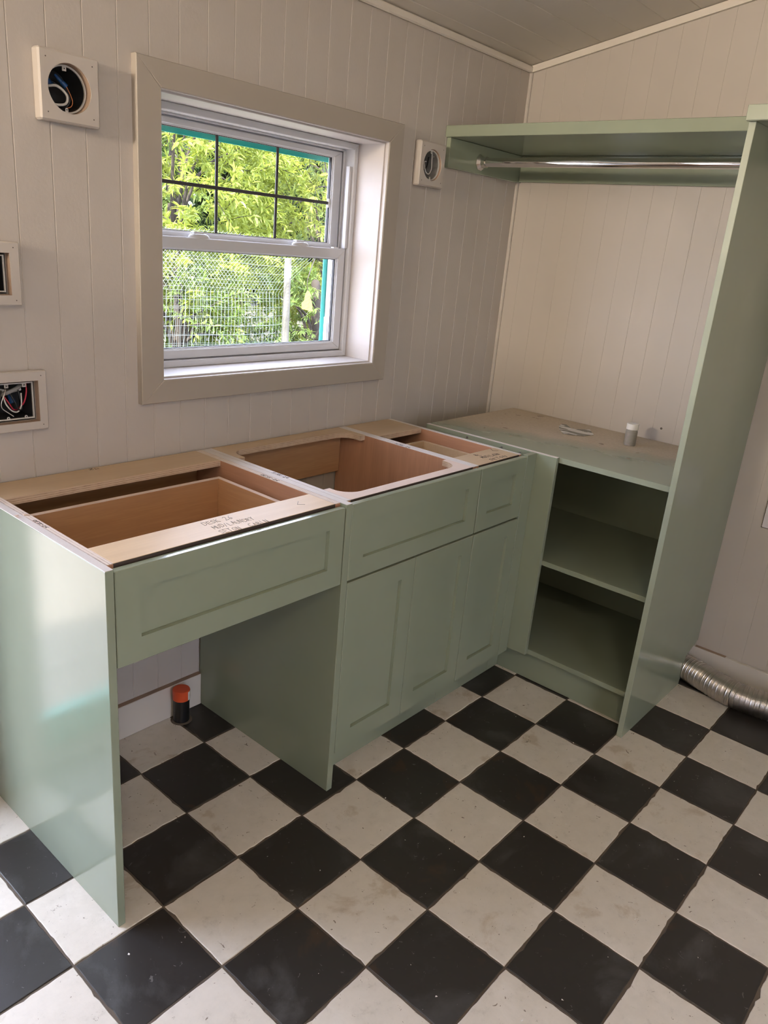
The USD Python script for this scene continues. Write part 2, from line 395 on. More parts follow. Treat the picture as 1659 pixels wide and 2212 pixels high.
obj('wall_front', mbox(XL - .15, XW + .15, YR - .15, YR, -.3, 3.5) - mbox(RO[0], RO[1], YR - 1, YR + 1, RO[2], RO[3]), MAT['wall_paint'], kind='structure', label='plain rear wall of the room with an added glazed opening')
rear = thing('window_2', loc=(0, YR - .1, 0), label='added glazed double door in the rear wall, unseen, letting in fill daylight', kind='structure')
for k in range(3):
    xx = RO[0] + (RO[1] - RO[0]) * k / 2
    obj('stile', box(xx - .04, xx + .04, YR - .12, YR - .06, RO[2], RO[3]), MAT['vinyl'], rear)
for zz in (RO[2] + .04, RO[3] - .04): obj('rail', box(RO[0], RO[1], YR - .12, YR - .06, zz - .04, zz + .04), MAT['vinyl'], rear)
obj('pane', mbox(RO[0], RO[1], YR - .093, YR - .087, RO[2], RO[3]), MAT['window_glass'], rear)

obj('wall_partition', box(-1.72, -1.60, -2.05, YW - .0005, 0, 1.66, .003), MAT['wall_paint'], kind='structure', label='added half-height wall, out of view, that blocks lamp light from the low cabinets')  # put in out of view to shade floor and cabinets from the left lamp
# ceiling: sloped boards running along the window wall
ceiling = thing('ceiling', label='sloping boarded ceiling painted off-white', kind='structure')
cs = math.sqrt(1 + SLOPE ** 2)
def sloped(x0, x1, ya, yb, t0, t1, ch=0.):
    """a slab between y=ya>yb following the slope, from t0 to t1 above the ceiling face"""
    poly = [(ya, ceil_z(ya) + t0 + ch), (ya - ch, ceil_z(ya - ch) + t0), (yb + ch, ceil_z(yb + ch) + t0), (yb, ceil_z(yb) + t0 + ch), (yb, ceil_z(yb) + t1), (ya, ceil_z(ya) + t1)] if ch else \
           [(ya, ceil_z(ya) + t0), (yb, ceil_z(yb) + t0), (yb, ceil_z(yb) + t1), (ya, ceil_z(ya) + t1)]
    P = np.array([(x, y, z) for x in (x0, x1) for y, z in poly])
    return mf.Manifold.hull_points(P)
cy = [YW + .01] + [.1355 - .1155 * k for k in range(0, 40) if .1355 - .1155 * k > YR + .02] + [YR]
for a, b in zip(cy[:-1], cy[1:]):
    obj('plank', sloped(XL, XW + .01, a, b, 0, .012, .0020), MAT['ceiling_paint'], ceiling)
obj('roof_deck', sloped(XL - .5, XW + .5, .50, YR - .5, .012, .16), MAT['siding'], ceiling)

# trims along the corners
def cove(name, pts, r, mat, label):
    obj(name, tube(pts, r, 10), mat, kind='structure', label=label, smooth=40)
obj('trim_1', box(XL, XW, YW - .0125, YW, ceil_z(YW) - .026, ceil_z(YW) - .002, .004), MAT['ceiling_paint'], kind='structure', label='thin painted strip where the window wall meets the ceiling')
P = []
for y in (YW, YR):
    for x in (XW, XW - .0125):
        for d in (-.026, -.002): P.append((x, y, ceil_z(y) + d))
obj('trim_2', mf.Manifold.hull_points(np.array(P)), MAT['ceiling_paint'], kind='structure', label='thin painted strip where the right wall meets the sloping ceiling')
obj('trim_3', tube([(XW - .002, YW - .002, 0), (XW - .002, YW - .002, ceil_z(YW))], .0095, 12), MAT['wall_paint'], kind='structure', smooth=40, label='slim painted bead in the room corner')

bb = thing('baseboard_back', loc=(0, YW, 0), label='off-white baseboard along the window wall under the desk unit', kind='structure')
obj('board', box(-.302, .3365, YW - .017, YW, .001, .116, .002), MAT['baseboard_paint'], bb)
obj('raw_top', box(-.302, .3365, YW - .0165, YW, .1162, .1170, 0), MAT['raw_mdf'], bb, label='unpainted top edge of the baseboard')
bb = thing('baseboard_right', loc=(XW, -2, 0), label='off-white baseboard along the right wall behind the silver duct', kind='structure')
obj('board', box(XW - .017, XW, YR, -.60, .001, .124, .002), MAT['baseboard_paint'], bb)
obj('raw_top', box(XW - .0165, XW, -1.02, -.905, .1242, .1250, 0), MAT['raw_mdf'], bb, label='bare patch on the top edge of the baseboard')

# ------------------------------------------------------------------ window
win = thing('window_1', loc=((WX0 + WX1) / 2, YW, WZ0), label='white double-hung window with greige casing and dark grid in the upper sash', kind='structure')
CW = .0690; CY = .171
cO = (WX0 - CW, WX1 + CW, WZ0 - .0635, WZ1 + .0625)
def mitre(name, inner, outer, y0, y1, mat, parent, bev=.0012, label=None):
    ix0, ix1, iz0, iz1 = inner; ox0, ox1, oz0, oz1 = outer
    quads = [[(ox0, oz0), (ix0, iz0), (ix0, iz1), (ox0, oz1)], [(ix1, iz0), (ox1, oz0), (ox1, oz1), (ix1, iz1)],
             [(ox0, oz1), (ix0, iz1), (ix1, iz1), (ox1, oz1)], [(ox0, oz0), (ox1, oz0), (ix1, iz0), (ix0, iz0)]]
    for q in quads:
        q = np.array(q); c = q.mean(0); P = []
        for x, z in q:
            dx, dz = np.sign(c[0] - x) * bev, np.sign(c[1] - z) * bev
            P += [(x, y0 + bev, z), (x, y1, z), (x + dx, y0, z + dz)]
        obj(name, mf.Manifold.hull_points(np.array(P)), mat, parent, label=label)
mitre('casing', (WX0, WX1, WZ0, WZ1), cO, CY, YW, MAT['trim_paint'], win, .002, label='greige flat casing board')
JY = .301
mitre('jamb', (JX0, JX1, JZ0, JZ1), (JX0 - .014, JX1 + .014, JZ0 - .014, JZ1 + .014), YW - .004, .345, MAT['jamb_paint'], win, .001, label='white deep window reveal board')
mitre('casing_edge', (WX0 + .0008, WX1 - .0008, WZ0 + .0008, WZ1 - .0008), (WX0 - .0003, WX1 + .0003, WZ0 - .0003, WZ1 + .0003), CY + .0025, YW - .0035, MAT['jamb_paint'], win, .0002, label='white painted inner edge of the casing')
FX0, FX1, FZ0, FZ1 = .2325, 1.0375, 1.1225, 1.7870
mitre('frame', (FX0, FX1, FZ0, FZ1), (JX0, JX1, JZ0, JZ1), JY, .395, MAT['vinyl'], win, .002, label='white vinyl window frame')
# inner track steps of the frame
mitre('track', (FX0 + .006, FX1 - .006, FZ0 + .004, FZ1 - .006), (FX0, FX1, FZ0, FZ1), .343, .350, MAT['vinyl'], win, .0008)
mitre('track', (FX0 + .005, FX1 - .005, FZ0 + .004, FZ1 - .005), (FX0, FX1, FZ0, FZ1), .380, .395, MAT['vinyl'], win, .0008)
obj('track_cover', box(FX1 - .013, FX1 - .001, .3085, .3250, 1.472, 1.735, .0012), MAT['vinyl'], win)
obj('track_cover', box(FX0 + .001, FX0 + .013, .3085, .3250, 1.472, 1.735, .0012), MAT['vinyl'], win)
def sash(name, x0, x1, z0, z1, ws, wt, wb, y0, y1, label):
    s = thing(name, loc=((x0 + x1) / 2, y0, z0), parent=win, label=label)
    mitre('rail', (x0 + ws, x1 - ws, z0 + wb, z1 - wt), (x0, x1, z0, z1), y0, y1, MAT['vinyl'], s, .0025)
    mitre('bead', (x0 + ws + .003, x1 - ws - .003, z0 + wb + .003, z1 - wt - .003), (x0 + ws - .001, x1 - ws + .001, z0 + wb - .001, z1 - wt + .001), y0 + .006, y1 - .006, MAT['vinyl'], s, .0008)
    mitre('gasket', (x0 + ws + .0055, x1 - ws - .0055, z0 + wb + .0045, z1 - wt - .0045), (x0 + ws + .002, x1 - ws - .002, z0 + wb + .002, z1 - wt - .002), y0 + .010, y1 - .008, MAT['gasket'], s, .0004)
    obj('pane', mbox(x0 + ws, x1 - ws, (y0 + y1) / 2 - .002, (y0 + y1) / 2 + .002, z0 + wb, z1 - wt), MAT['window_glass'], s)
    return s
lo = sash('lower_sash', .2350, 1.0345, 1.1250, 1.4700, .0345, .0330, .0270, .3140, .3420, 'lower window sash with a single pane')
up = sash('upper_sash', .2385, 1.0310, 1.4530, 1.7790, .0375, .0185, .0300, .3510, .3790, 'upper window sash with a dark grid between the panes')
for gx in (.5185, .7530): obj('muntin', box(gx - .0045, gx + .0045, .3625, .3675, 1.482, 1.7615, .0008), MAT['muntin_dark'], up)
obj('muntin', box(.275, .9945, .3622, .3678, 1.6090, 1.6190, .0008), MAT['muntin_dark'], up)
obj('muntin_clip', box(.9850, .9960, .3600, .3690, 1.600, 1.628, .001), MAT['cap_white'], up)
obj('sash_ledge', box(.2385, 1.031, .3360, .3520, 1.4560, 1.4702, .001), MAT['vinyl'], lo)
for lx in (.432, .835):
    prof = [(0, 0), (.036, 0), (.036, .004), (.030, .010), (.018, .0125), (0, .0125)]
    lk = lathe(prof, 24); lk.apply_scale([1, .42, 1]); lk.apply_translation([lx, .3300, 1.4695])
    obj('sash_lock', lk, MAT['vinyl'], lo, smooth=40)
    obj('lock_lever', box(lx - .020, lx + .016, .326, .345, 1.481, 1.4875, .002), MAT['vinyl'], lo)
obj('tilt_latch', box(.985, 1.008, .322, .337, 1.4698, 1.4740, .001), MAT['cap_white'], lo)
obj('balance_shoe', tube(spline([(1.002, .352, 1.43), (1.006, .352, 1.415), (1.010, .352, 1.405), (1.010, .352, 1.385)], 8), .004, 8), MAT['cap_white'], win, smooth=40)
obj('balance_cover', box(.998, 1.0305, .3520, .3650, 1.130, 1.235, .001), MAT['cap_white'], win)
mitre('flashing', (.262, 1.0175, 1.118, 1.7445), (.19, 1.08, 1.05, 1.83), .399, .404, MAT['teal_film'], win, .0004, label='teal flashing film around the outside of the window')

# ------------------------------------------------------------------ glazed door left of the cabinets
door = thing('door_1', loc=((DX0 + DX1) / 2, .25, 0), label='white glazed door left of the cabinets that lights the floor', kind='structure')
mitre('casing', (DX0, DX1, -.05, DZ1), (DX0 - .07, DX1 + .07, -.12, DZ1 + .07), .174, YW, MAT['trim_paint'], door, .0015)
mitre('jamb', (DX0 + .018, DX1 - .018, -.02, DZ1 - .018), (DX0, DX1, -.04, DZ1), YW - .005, .345, MAT['jamb_paint'], door, .001)
for xx in (DX0 + .045, DX1 - .040): obj('stile', box(xx - .025, xx + .025, .262, .304, .012, DZ1 - .02), MAT['vinyl'], door)
obj('bottom_rail', box(DX0 + .02, DX1 - .018, .262, .304, .012, .115), MAT['teal_film'], door, label='bottom rail under teal protective film')
obj('top_rail', box(DX0 + .02, DX1 - .018, .262, .304, DZ1 - .10, DZ1 - .02), MAT['vinyl'], door)
obj('pane', mbox(DX0 + .06, DX1 - .06, .281, .286, .11, DZ1 - .09), MAT['window_glass'], door)
obj('threshold', box(DX0, DX1, .195, .40, -.02, .010), MAT['grey_plastic'], door)

# ------------------------------------------------------------------ cabinets
GP, GE = MAT['green_paint'], MAT['green_edge']
def recessed_front(name, x0, x1, z0, z1, ix0, ix1, iz0, iz1, parent, y0=-.4200, y1=-.4005, label=None):
    """a shaker front: the frame is one mesh, the recessed panel its child"""
    q0, q1 = (x0, x1, z0, z1), (ix0, ix1, iz0, iz1)
    d = box(x0, x1, y0, y1, z0, z1, .0016)
    P = []
    for (x, z, s) in ((ix0, iz0, 1), (ix1, iz0, 1), (ix0, iz1, 1), (ix1, iz1, 1)):
        cx, cz = (ix0 + ix1) / 2, (iz0 + iz1) / 2
        P += [(x, y0 - .001, z), (x + np.sign(cx - x) * .0012, y0 + .0105, z + np.sign(cz - z) * .0012)]
    d = d - mf.Manifold.hull_points(np.array(P))
    f = obj(name, d, GP, parent, label=label)
    obj('centre_panel', mbox(ix0 + .002, ix1 - .002, y0 + .0098, y0 + .0108, iz0 + .002, iz1 - .002), GP, f)
    return f

# -- stroke lettering
GLYPH = {'D': [[(0, 0), (0, 1), (.45, .85), (.6, .5), (.45, .15), (0, 0)]], 'E': [[(.55, 1), (0, 1), (0, 0), (.55, 0)], [(0, .5), (.45, .52)]],
         'S': [[(.55, .9), (.3, 1), (.05, .8), (.2, .55), (.5, .4), (.5, .12), (.2, 0), (0, .12)]], 'K': [[(0, 1), (0, 0)], [(.55, 1), (0, .45), (.6, 0)]],
         '2': [[(0, .8), (.25, 1), (.5, .8), (.4, .5), (0, 0), (.6, .02)]], '6': [[(.5, 1), (.15, .6), (.05, .2), (.3, 0), (.52, .2), (.35, .42), (.08, .3)]],
         'M': [[(0, 0), (.05, 1), (.32, .35), (.6, 1), (.65, 0)]], 'U': [[(0, 1), (.03, .2), (.28, 0), (.52, .2), (.55, 1)]], '/': [[(0, -.1), (.45, 1.1)]],
         'L': [[(0, 1), (0, 0), (.5, .02)]], 'A': [[(0, 0), (.3, 1), (.58, 0)], [(.1, .38), (.5, .38)]], 'N': [[(0, 0), (.02, 1), (.5, 0), (.55, 1)]],
         'R': [[(0, 0), (0, 1), (.45, .85), (.4, .55), (0, .48), (.55, 0)]], 'Y': [[(0, 1), (.28, .5), (.55, 1)], [(.28, .5), (.2, 0)]],
         'T': [[(0, 1), (.6, 1)], [(.3, 1), (.3, 0)]], 'O': [[(.3, 1), (.03, .7), (.05, .25), (.3, 0), (.55, .3), (.52, .75), (.3, 1)]],
         'C': [[(.55, .85), (.3, 1), (.05, .65), (.08, .2), (.35, 0), (.58, .12)]], 'B': [[(0, 0), (0, 1), (.4, .88), (.35, .58), (0, .5), (.5, .35), (.45, .08), (0, 0)]],
         'I': [[(.1, 1), (.1, 0)]], '4': [[(.45, 0), (.45, 1), (0, .35), (.62, .35)]], '-': [[(.05, .45), (.4, .47)]], ' ': [], 'J': [[(.5, 1), (.48, .2), (.25, 0), (.03, .2)]], 'Z': [[(0, 1), (.55, 1), (0, 0), (.6, 0)]]}
def writing(text, org, along, upv, length, height, w=.0013, seed=1):
    rng = random.Random(seed); along, upv = np.array(along, float), np.array(upv, float)
    n = len(text); adv = length / n; out = []
    for i, ch in enumerate(text):
        jx, jy, js = rng.uniform(-.05, .05), rng.uniform(-.07, .07), rng.uniform(.88, 1.08)
        for st in GLYPH[ch]:
            pts = [np.array(org) + along * (i * adv + adv * 1.25 * (x + jx + .12 * y)) + upv * (height * (y * js + jy)) for x, y in st]
            for a, b in zip(pts[:-1], pts[1:]):
                d = b - a; L = np.linalg.norm(d)
                if L < 1e-6: continue
                d /= L; s = np.cross([0, 0, 1.0], d) * w / 2; a2, b2 = a - d * w * .3, b + d * w * .3
                P = [a2 + s, a2 - s, b2 + s, b2 - s]
                out.append(mf.Manifold.hull_points(np.array([p + np.array([0, 0, dz]) for p in P for dz in (-.0002, .0003)])))
    return cat(*out)

# desk unit with knee space
desk = thing('desk_unit', loc=(0.017, -.12, 0), label='sage green desk unit with knee space and open plywood top at the left end', cat='cabinet')
sp = obj('side_panel', box(-.3245, -.3065, -.4220, .1850, 0, .8748), GP, desk, label='glossy green end panel reaching the floor, facing the door')
obj('raw_edge', box(-.3238, -.3072, -.4205, .1850, .8746, .8760, .0002), MAT['raw_edge_pale'], sp)
sp = obj('side_panel', box(.3375, .3590, -.4190, .1850, 0, .8748), GP, desk)
obj('raw_edge', box(.3380, .3585, -.4180, .1850, .8746, .8760, .0002), MAT['raw_edge_pale'], sp)
for x0, x1 in ((-.3060, -.2920), (.3180, .3370)):
    b = obj('box_side', box(x0, x1, -.3955, .1850, .655, .8745, .0006), MAT['cherry_y'], desk)
    obj('ply_edge', box(x0 + .0003, x1 - .0003, -.3952, .1848, .8743, .8760, .0002), MAT['ply_edge_x'], b)
br = obj('back_rail', box(-.2920, .3180, .0675, .1850, .8585, .8760, .0006), MAT['birch_x'], desk, label='wide plywood rail against the wall')
obj('ply_edge', mbox(-.2920, .3180, .0668, .0676, .8588, .8757), MAT['ply_edge_z'], br)
obj('back_panel', box(-.2920, .3180, .178, .185, .655, .858, .0004), MAT['maple_x'], desk)
fr = obj('front_rail', box(-.2920, .3180, -.3955, -.3015, .8585, .8760, .0006), MAT['birch_front'], desk, label='yellowish plywood front rail with pencil writing')
obj('ply_edge', mbox(-.2920, .3180, -.3016, -.3006, .8588, .8757), MAT['ply_edge_z'], fr)
Z1 = .8761
obj('front_edge', mbox(-.2920, .3180, -.3964, -.3954, .8590, .8752), MAT['shaded_edge'], fr, label='dark strip standing in for shade on the front edge of the rail')
obj('writing', writing('DESK 26', (-.030, -.3325, Z1), (1, 0, 0), (0, 1, 0), .082, .019, seed=3), MAT['pencil'], fr)
obj('writing', writing('MUD/LAUNDRY', (-.026, -.3620, Z1), (1, -.03, 0), (0, 1, 0), .114, .018, seed=4), MAT['pencil'], fr)
obj('writing', writing('SETON  CABIN', (-.030, -.3935, Z1), (1, -.03, 0), (0, 1, 0), .134, .018, seed=5), MAT['pencil'], fr)
obj('writing', writing('L', (.235, -.345, Z1), (.8, -.6, 0), (.6, .8, 0), .030, .024, seed=6), MAT['pencil'], fr)
obj('writing', writing('ZL', (-.025, .170, Z1), (1, 0, 0), (0, 1, 0), .03, .010, w=.0010, seed=8), MAT['ink'], br)
obj('writing', writing('DESK-26', (-.3045, -.096, Z1), (0, -1, 0), (1, 0, 0), .058, .0075, w=.0009, seed=9), MAT['ink'], desk)
obj('writing', writing('DESK-26', (.3215, -.105, Z1), (0, -1, 0), (1, 0, 0), .070, .0090, w=.0009, seed=10), MAT['ink'], desk)
obj('torn_edge', cat(*[mf.Manifold.hull_points(np.array([(-.3245 + .012 * RNG.random() + .018 * (k % 2), -.048 - .0035 * k / 2 + RNG.normal() * .001, .8758 + RNG.random() * .0022) for _ in range(9)])) for k in range(10)]), MAT['raw_edge_pink'], desk, label='splintered patch on the top of the end panel')
dr = thing('drawer_box', loc=(.015, -.2, .66), parent=desk)
recessed_front('drawer_front', -.3035, .3325, .6570, .8690, -.2490, .2800, .7115, .8205, desk)
for nm, b, m in (('drawer_side', (-.276, -.262, -.397, .045, .672, .836), 'maple_y'), ('drawer_side', (.284, .298, -.397, .045, .672, .836), 'maple_y'),
                 ('drawer_back', (-.262, .284, .031, .045, .672, .836), 'maple_x'), ('drawer_inner_front', (-.262, .284, -.397, -.384, .672, .836), 'maple_x'),
                 ('drawer_bottom', (-.262, .284, -.384, .031, .680, .686), 'maple_x')):
    obj(nm, box(*b, .0008), MAT[m], dr)
    if nm in ('drawer_side', 'drawer_back'): obj('top_edge', box(b[0] + .0004, b[1] - .0004, b[2], b[3], b[5] - .0003, b[5] + .0006, 0), MAT['raw_edge_pink'], dr)

# sink base
sink = thing('sink_base', loc=(.648, -.12, 0), label='sage green two-door sink base with a cut-out open top', cat='cabinet')
for k, (x0, x1) in enumerate(((.3595, .3750), (.9220, .9380))):
    b = obj('side_panel', box(x0, x1, -.3955, .1850, .118, .8742, .0006), MAT['cherry_z'], sink)
    obj('ply_edge', box(x0 + .0003, x1 - .0003, -.3952, .1848, .8740, .8760, .0002), MAT['raw_edge_pale'], b)
def cut_rail(poly):
    m = mf.Manifold.extrude(mf.CrossSection([poly]), .0175).translate([0, 0, .8585])
    if m.num_tri() == 0: m = mf.Manifold.extrude(mf.CrossSection([poly[::-1]]), .0175).translate([0, 0, .8585])
    return m
def arc(cx, cy, r, a0, a1, n=9): return [(cx + r * math.cos(math.radians(a0 + (a1 - a0) * k / n)), cy + r * math.sin(math.radians(a0 + (a1 - a0) * k / n))) for k in range(n + 1)]
sx0, sx1 = .3755, .9215
back_poly = [(sx1, .185), (sx0, .185), (sx0, .056), (sx0 + .022, .056)] + arc(sx0 + .072, .078, .050, 180, 90)[0:] + arc(sx1 - .072, .078, .050, 90, 0) + [(sx1 - .022, .056), (sx1, .056)]
front_poly = [(sx0, -.3955), (sx1, -.3955), (sx1, -.296), (sx1 - .022, -.296)] + arc(sx1 - .075, -.308, .053, 0, -90) + arc(sx0 + .075, -.308, .053, -90, -180) + [(sx0 + .022, -.296), (sx0, -.296)]
def rim(poly, off=.0006):
    """the sawn edge of the cut-out: a thin ply skin along the open side"""
    out = []
    for a, b in zip(poly[:-1], poly[1:]):
        a, b = np.array(a), np.array(b); d = b - a; L = np.linalg.norm(d)
        if L < 1e-5: continue
        nrm = np.array([d[1], -d[0]]) / L
        P = [(*(q + nrm * o), z) for q in (a, b) for o in (-.0004, off) for z in (.8588, .8757)]
        out.append(mf.Manifold.hull_points(np.array(P)))
    return cat(*out)
b = obj('back_rail', cut_rail(back_poly), MAT['birch_x'], sink, label='plywood rail with a curved cut-out at the wall')
obj('ply_edge', cat(rim(back_poly[2:], .0006), rim(back_poly[2:][::-1], .0006)), MAT['ply_edge_z'], b)
b = obj('front_rail', cut_rail(front_poly), MAT['raw_edge_pink'], sink, label='thin cut-away front rail, rough from the saw')
obj('ply_edge', cat(rim(front_poly[2:], .0006), rim(front_poly[2:][::-1], .0006)), MAT['ply_edge_z'], b)
obj('front_edge', mbox(.3755, .9215, -.3964, -.3954, .8590, .8752), MAT['shaded_edge'], b)  # shade painted as a dark strip along the rail front
obj('back_nailer', box(.3755, .9215, .170, .185, .720, .8583, .0006), MAT['maple_x'], sink)
obj('bottom_panel', box(.3755, .9215, -.399, .185, .118, .136, .0006), MAT['maple_x'], sink)
obj('toe_kick', box(.3595, .9382, -.3500, -.3350, .001, .1175, .0008), GP, sink)
recessed_front('false_front', .3590, .9365, .6590, .8720, .4125, .8800, .7140, .8190, sink)
recessed_front('door', .3600, .6480, .1190, .6530, .4170, .5900, .1800, .5990, sink)
recessed_front('door', .6505, .9385, .1190, .6530, .7050, .8840, .1800, .5990, sink)
for s, (x, t) in enumerate(((.905, 'SINK 24'), (.3420, 'SINK 24'))):
    obj('writing', writing(t, (x + .0185, -.075 - .03 * (s == 1), Z1), (0, -1, 0), (1, 0, 0), .066, .009, w=.0009, seed=12 + s), MAT['ink'], sink)

# small base with drawer and door
small = thing('drawer_base', loc=(1.073, -.12, 0), label='narrow sage green base with one drawer above one door, next to the corner', cat='cabinet')
for x0, x1 in ((.9385, .9545), (1.1910, 1.2070)):
    b = obj('side_panel', box(x0, x1, -.3955, .1850, .118, .8742, .0006), MAT['cherry_y'], small)
    obj('ply_edge', box(x0 + .0003, x1 - .0003, -.3952, .1848, .8740, .8760, .0002), MAT['raw_edge_pale'], b)
b = obj('back_rail', box(.9550, 1.1905, .0220, .1850, .8585, .8760, .0006), MAT['birch_x'], small)
obj('ply_edge', mbox(.9550, 1.1905, .0212, .0221, .8588, .8757), MAT['ply_edge_z'], b)
b = obj('front_rail', box(.9550, 1.1905, -.3955, -.2960, .8585, .8760, .0006), MAT['birch_x'], small, label='plywood front rail with ink writing')
obj('ply_edge', mbox(.9550, 1.1905, -.2961, -.2952, .8588, .8757), MAT['ply_edge_z'], b)
obj('front_edge', mbox(.9550, 1.1905, -.3964, -.3954, .8590, .8752), MAT['shaded_edge'], b)  # same painted shade strip on the small base
obj('writing', writing('BL', (1.044, -.325, Z1), (1, -.3, 0), (.1, 1, 0), .024, .015, seed=20), MAT['ink'], b)
obj('writing', writing('MUD/LAUN', (1.040, -.3555, Z1), (1, -.04, 0), (.1, 1, 0), .094, .017, seed=21), MAT['ink'], b)
obj('writing', writing('SETON', (1.038, -.3850, Z1), (1, -.06, 0), (.1, 1, 0), .098, .016, seed=22), MAT['ink'], b)
obj('writing', writing('L', (1.150, -.318, Z1), (.9, -.4, 0), (.4, .9, 0), .034, .022, seed=23), MAT['ink'], b)
obj('bottom_panel', box(.9550, 1.1905, -.399, .185, .118, .136, .0006), MAT['maple_x'], small)
obj('toe_kick', box(.9386, 1.2676, -.3500, -.3350, .001, .1175, .0008), GP, small)
obj('filler_strip', box(1.2090, 1.2676, -.4200, -.4020, .1180, .8760, .0012), GP, small)
dr = thing('drawer_box', loc=(1.07, -.2, .66), parent=small)
recessed_front('drawer_front', .9420, 1.2060, .6590, .8720, .9960, 1.1510, .7140, .8200, small)
for nm, bb_, m in (('drawer_side', (.968, .981, -.397, -.002, .672, .838), 'birch_x'), ('drawer_side', (1.163, 1.176, -.397, -.002, .672, .838), 'birch_x'),
                   ('drawer_back', (.981, 1.163, -.015, -.002, .672, .838), 'birch_x'), ('drawer_inner_front', (.981, 1.163, -.397, -.384, .672, .838), 'birch_x'),
                   ('drawer_bottom', (.981, 1.163, -.384, -.015, .680, .686), 'birch_x')):
    obj(nm, box(*bb_, .0008), MAT[m], dr)
recessed_front('door', .9420, 1.2060, .1190, .6530, .9980, 1.1530, .1800, .5990, small)

# corner cabinet with open shelves
CX = 1.286
corner = thing('corner_cabinet', loc=(1.58, -.4, 0), label='sage green open corner shelf cabinet with a dusty top', cat='cabinet')
t = obj('top', box(CX, XW - .003, -.8860, .0600, .8570, .8760, .0012), MAT['dusty_top'], corner, label='dusty painted top')
obj('top_lip', box(CX - .0008, CX + .004, -.8860, -.4960, .8572, .8759, .0008), GE, t)
st = obj('face_panel', box(1.2680, CX - .0012, -.4960, .0600, .1300, .8756, .0010), GP, corner, label='long green face panel beside the base run')
obj('raw_edge', box(1.2690, CX - .0016, -.4950, .0595, .8754, .8764, .0002), MAT['raw_edge_pale'], st)
for sy, sz in ((-.28, .863), (-.355, .861), (-.13, .866)):
    sc = mf.Manifold.cylinder(.0022, .0040, .0040, 12).rotate([0, -90, 0]).translate([1.2682, sy, sz])
    obj('screw', sc, MAT['steel'], st)
obj('back_panel', box(1.862, 1.868, -.8860, .0600, .131, .8565, .0006), GP, corner)
obj('side_panel', box(CX, 1.862, .0420, .0600, .131, .8565, .0006), GP, corner)
obj('bottom', box(CX, 1.862, -.8860, .0420, .1300, .1490, .0010), GP, corner)
obj('shelf', box(CX, 1.862, -.8860, .0420, .4830, .5015, .0010), GP, corner)
obj('toe_return', box(1.2682, 1.3360, -.3500, -.3350, .001, .1297, .0008), GP, corner)
obj('toe_kick', box(1.3360, 1.3520, -.8860, -.3360, .001, .1297, .0008), GP, corner)
for k in range(14):
    x, y = RNG.uniform(1.36, 1.85), RNG.uniform(-.85, .03)
    s = RNG.uniform(.003, .008)
    obj('dust_flake', mf.Manifold.hull_points(np.array([(x + RNG.normal() * s, y + RNG.normal() * s, .8762 + abs(RNG.normal()) * .0008) for _ in range(8)])), MAT['dust_chip'], corner)

# tall end panel, notched at the back for baseboard and duct
tall = thing('tall_panel', loc=(1.57, -.895, 0), label='tall sage green end panel standing on the floor beside the silver duct', cat='cabinet panel')
poly = [(1.2530, 0), (1.762, 0), (1.776, .116), (XW - .001, .150), (XW - .001, 1.8765), (1.2530, 1.8765)]
tm = mf.Manifold.extrude(mf.CrossSection([poly]), .0185)           # x,z -> extruded along y
tv, tf, _ = meshkit.arrays(tm); tv = np.c_[tv[:, 0], -.8870 - tv[:, 2], tv[:, 1]]
obj('panel', trimesh.Trimesh(tv, tf, process=False), GP, tall)
obj('front_edge', box(1.2515, 1.2532, -.9052, -.8873, .0005, 1.8762, .0007), GE, tall)
cap = thing('wardrobe_top', loc=(1.56, -1.45, 1.877), label='sage green shelf on top of the tall end panel at right', cat='shelf')
obj('board', box(1.245, XW - .001, -2.0, -.8840, 1.8772, 1.9110, .0015), GP, cap)
obj('front_band', box(1.2290, 1.2450, -2.0, -.8840, 1.8755, 1.9125, .0015), GE, cap)
obj('far_support', box(1.2530, XW - .02, -2.0, -1.9815, 0, 1.8770, .001), GP, cap)

# hanging shelf and rod
hs = thing('closet_shelf', loc=(1.63, -.35, 1.874), label='sage green shelf with cleats above the chrome rod', cat='shelf')
obj('shelf_board', box(1.3970, XW - .001, -.8865, YW - .001, 1.8745, 1.8925, .0012), GP, hs)
obj('front_band', box(1.3780, 1.3970, -.8865, YW - .001, 1.8740, 1.9110, .0015), GP, hs)
obj('side_cleat', box(1.3900, XW - .001, YW - .0185, YW - .0005, 1.7760, 1.8740, .0012), GP, hs)
obj('back_cleat', box(XW - .0190, XW - .0005, -.8865, YW - .0190, 1.7790, 1.8740, .0012), GP, hs)
rod = thing('closet_rod', loc=(1.58, -.35, 1.815), label='shiny chrome closet rod under the green shelf', cat='closet rod')
obj('rod', tube([(1.580, y, 1.8155) for y in np.linspace(.150, -.8865, 12)], .0155, 28), MAT['chrome'], rod, smooth=40)
fl = []
for k in range(8):
    a = k * PI / 4 + .3
    fl += [(1.580 + .029 * math.cos(a), YW - .0195, 1.8155 + .029 * math.sin(a)), (1.580 + .029 * math.cos(a), YW - .024, 1.8155 + .029 * math.sin(a)), (1.580 + .021 * math.cos(a), YW - .036, 1.8155 + .021 * math.sin(a))]
obj('socket', mf.Manifold.hull_points(np.array(fl)), MAT['chrome'], rod)
col = lathe([(.0158, -.008), (.0195, -.008), (.0195, .008), (.0158, .008)], 20); col.apply_transform(trimesh.transformations.rotation_matrix(PI / 2, [1, 0, 0])); col.apply_translation([1.58, .148, 1.8155])
obj('collar', col, MAT['chrome'], rod, smooth=40)

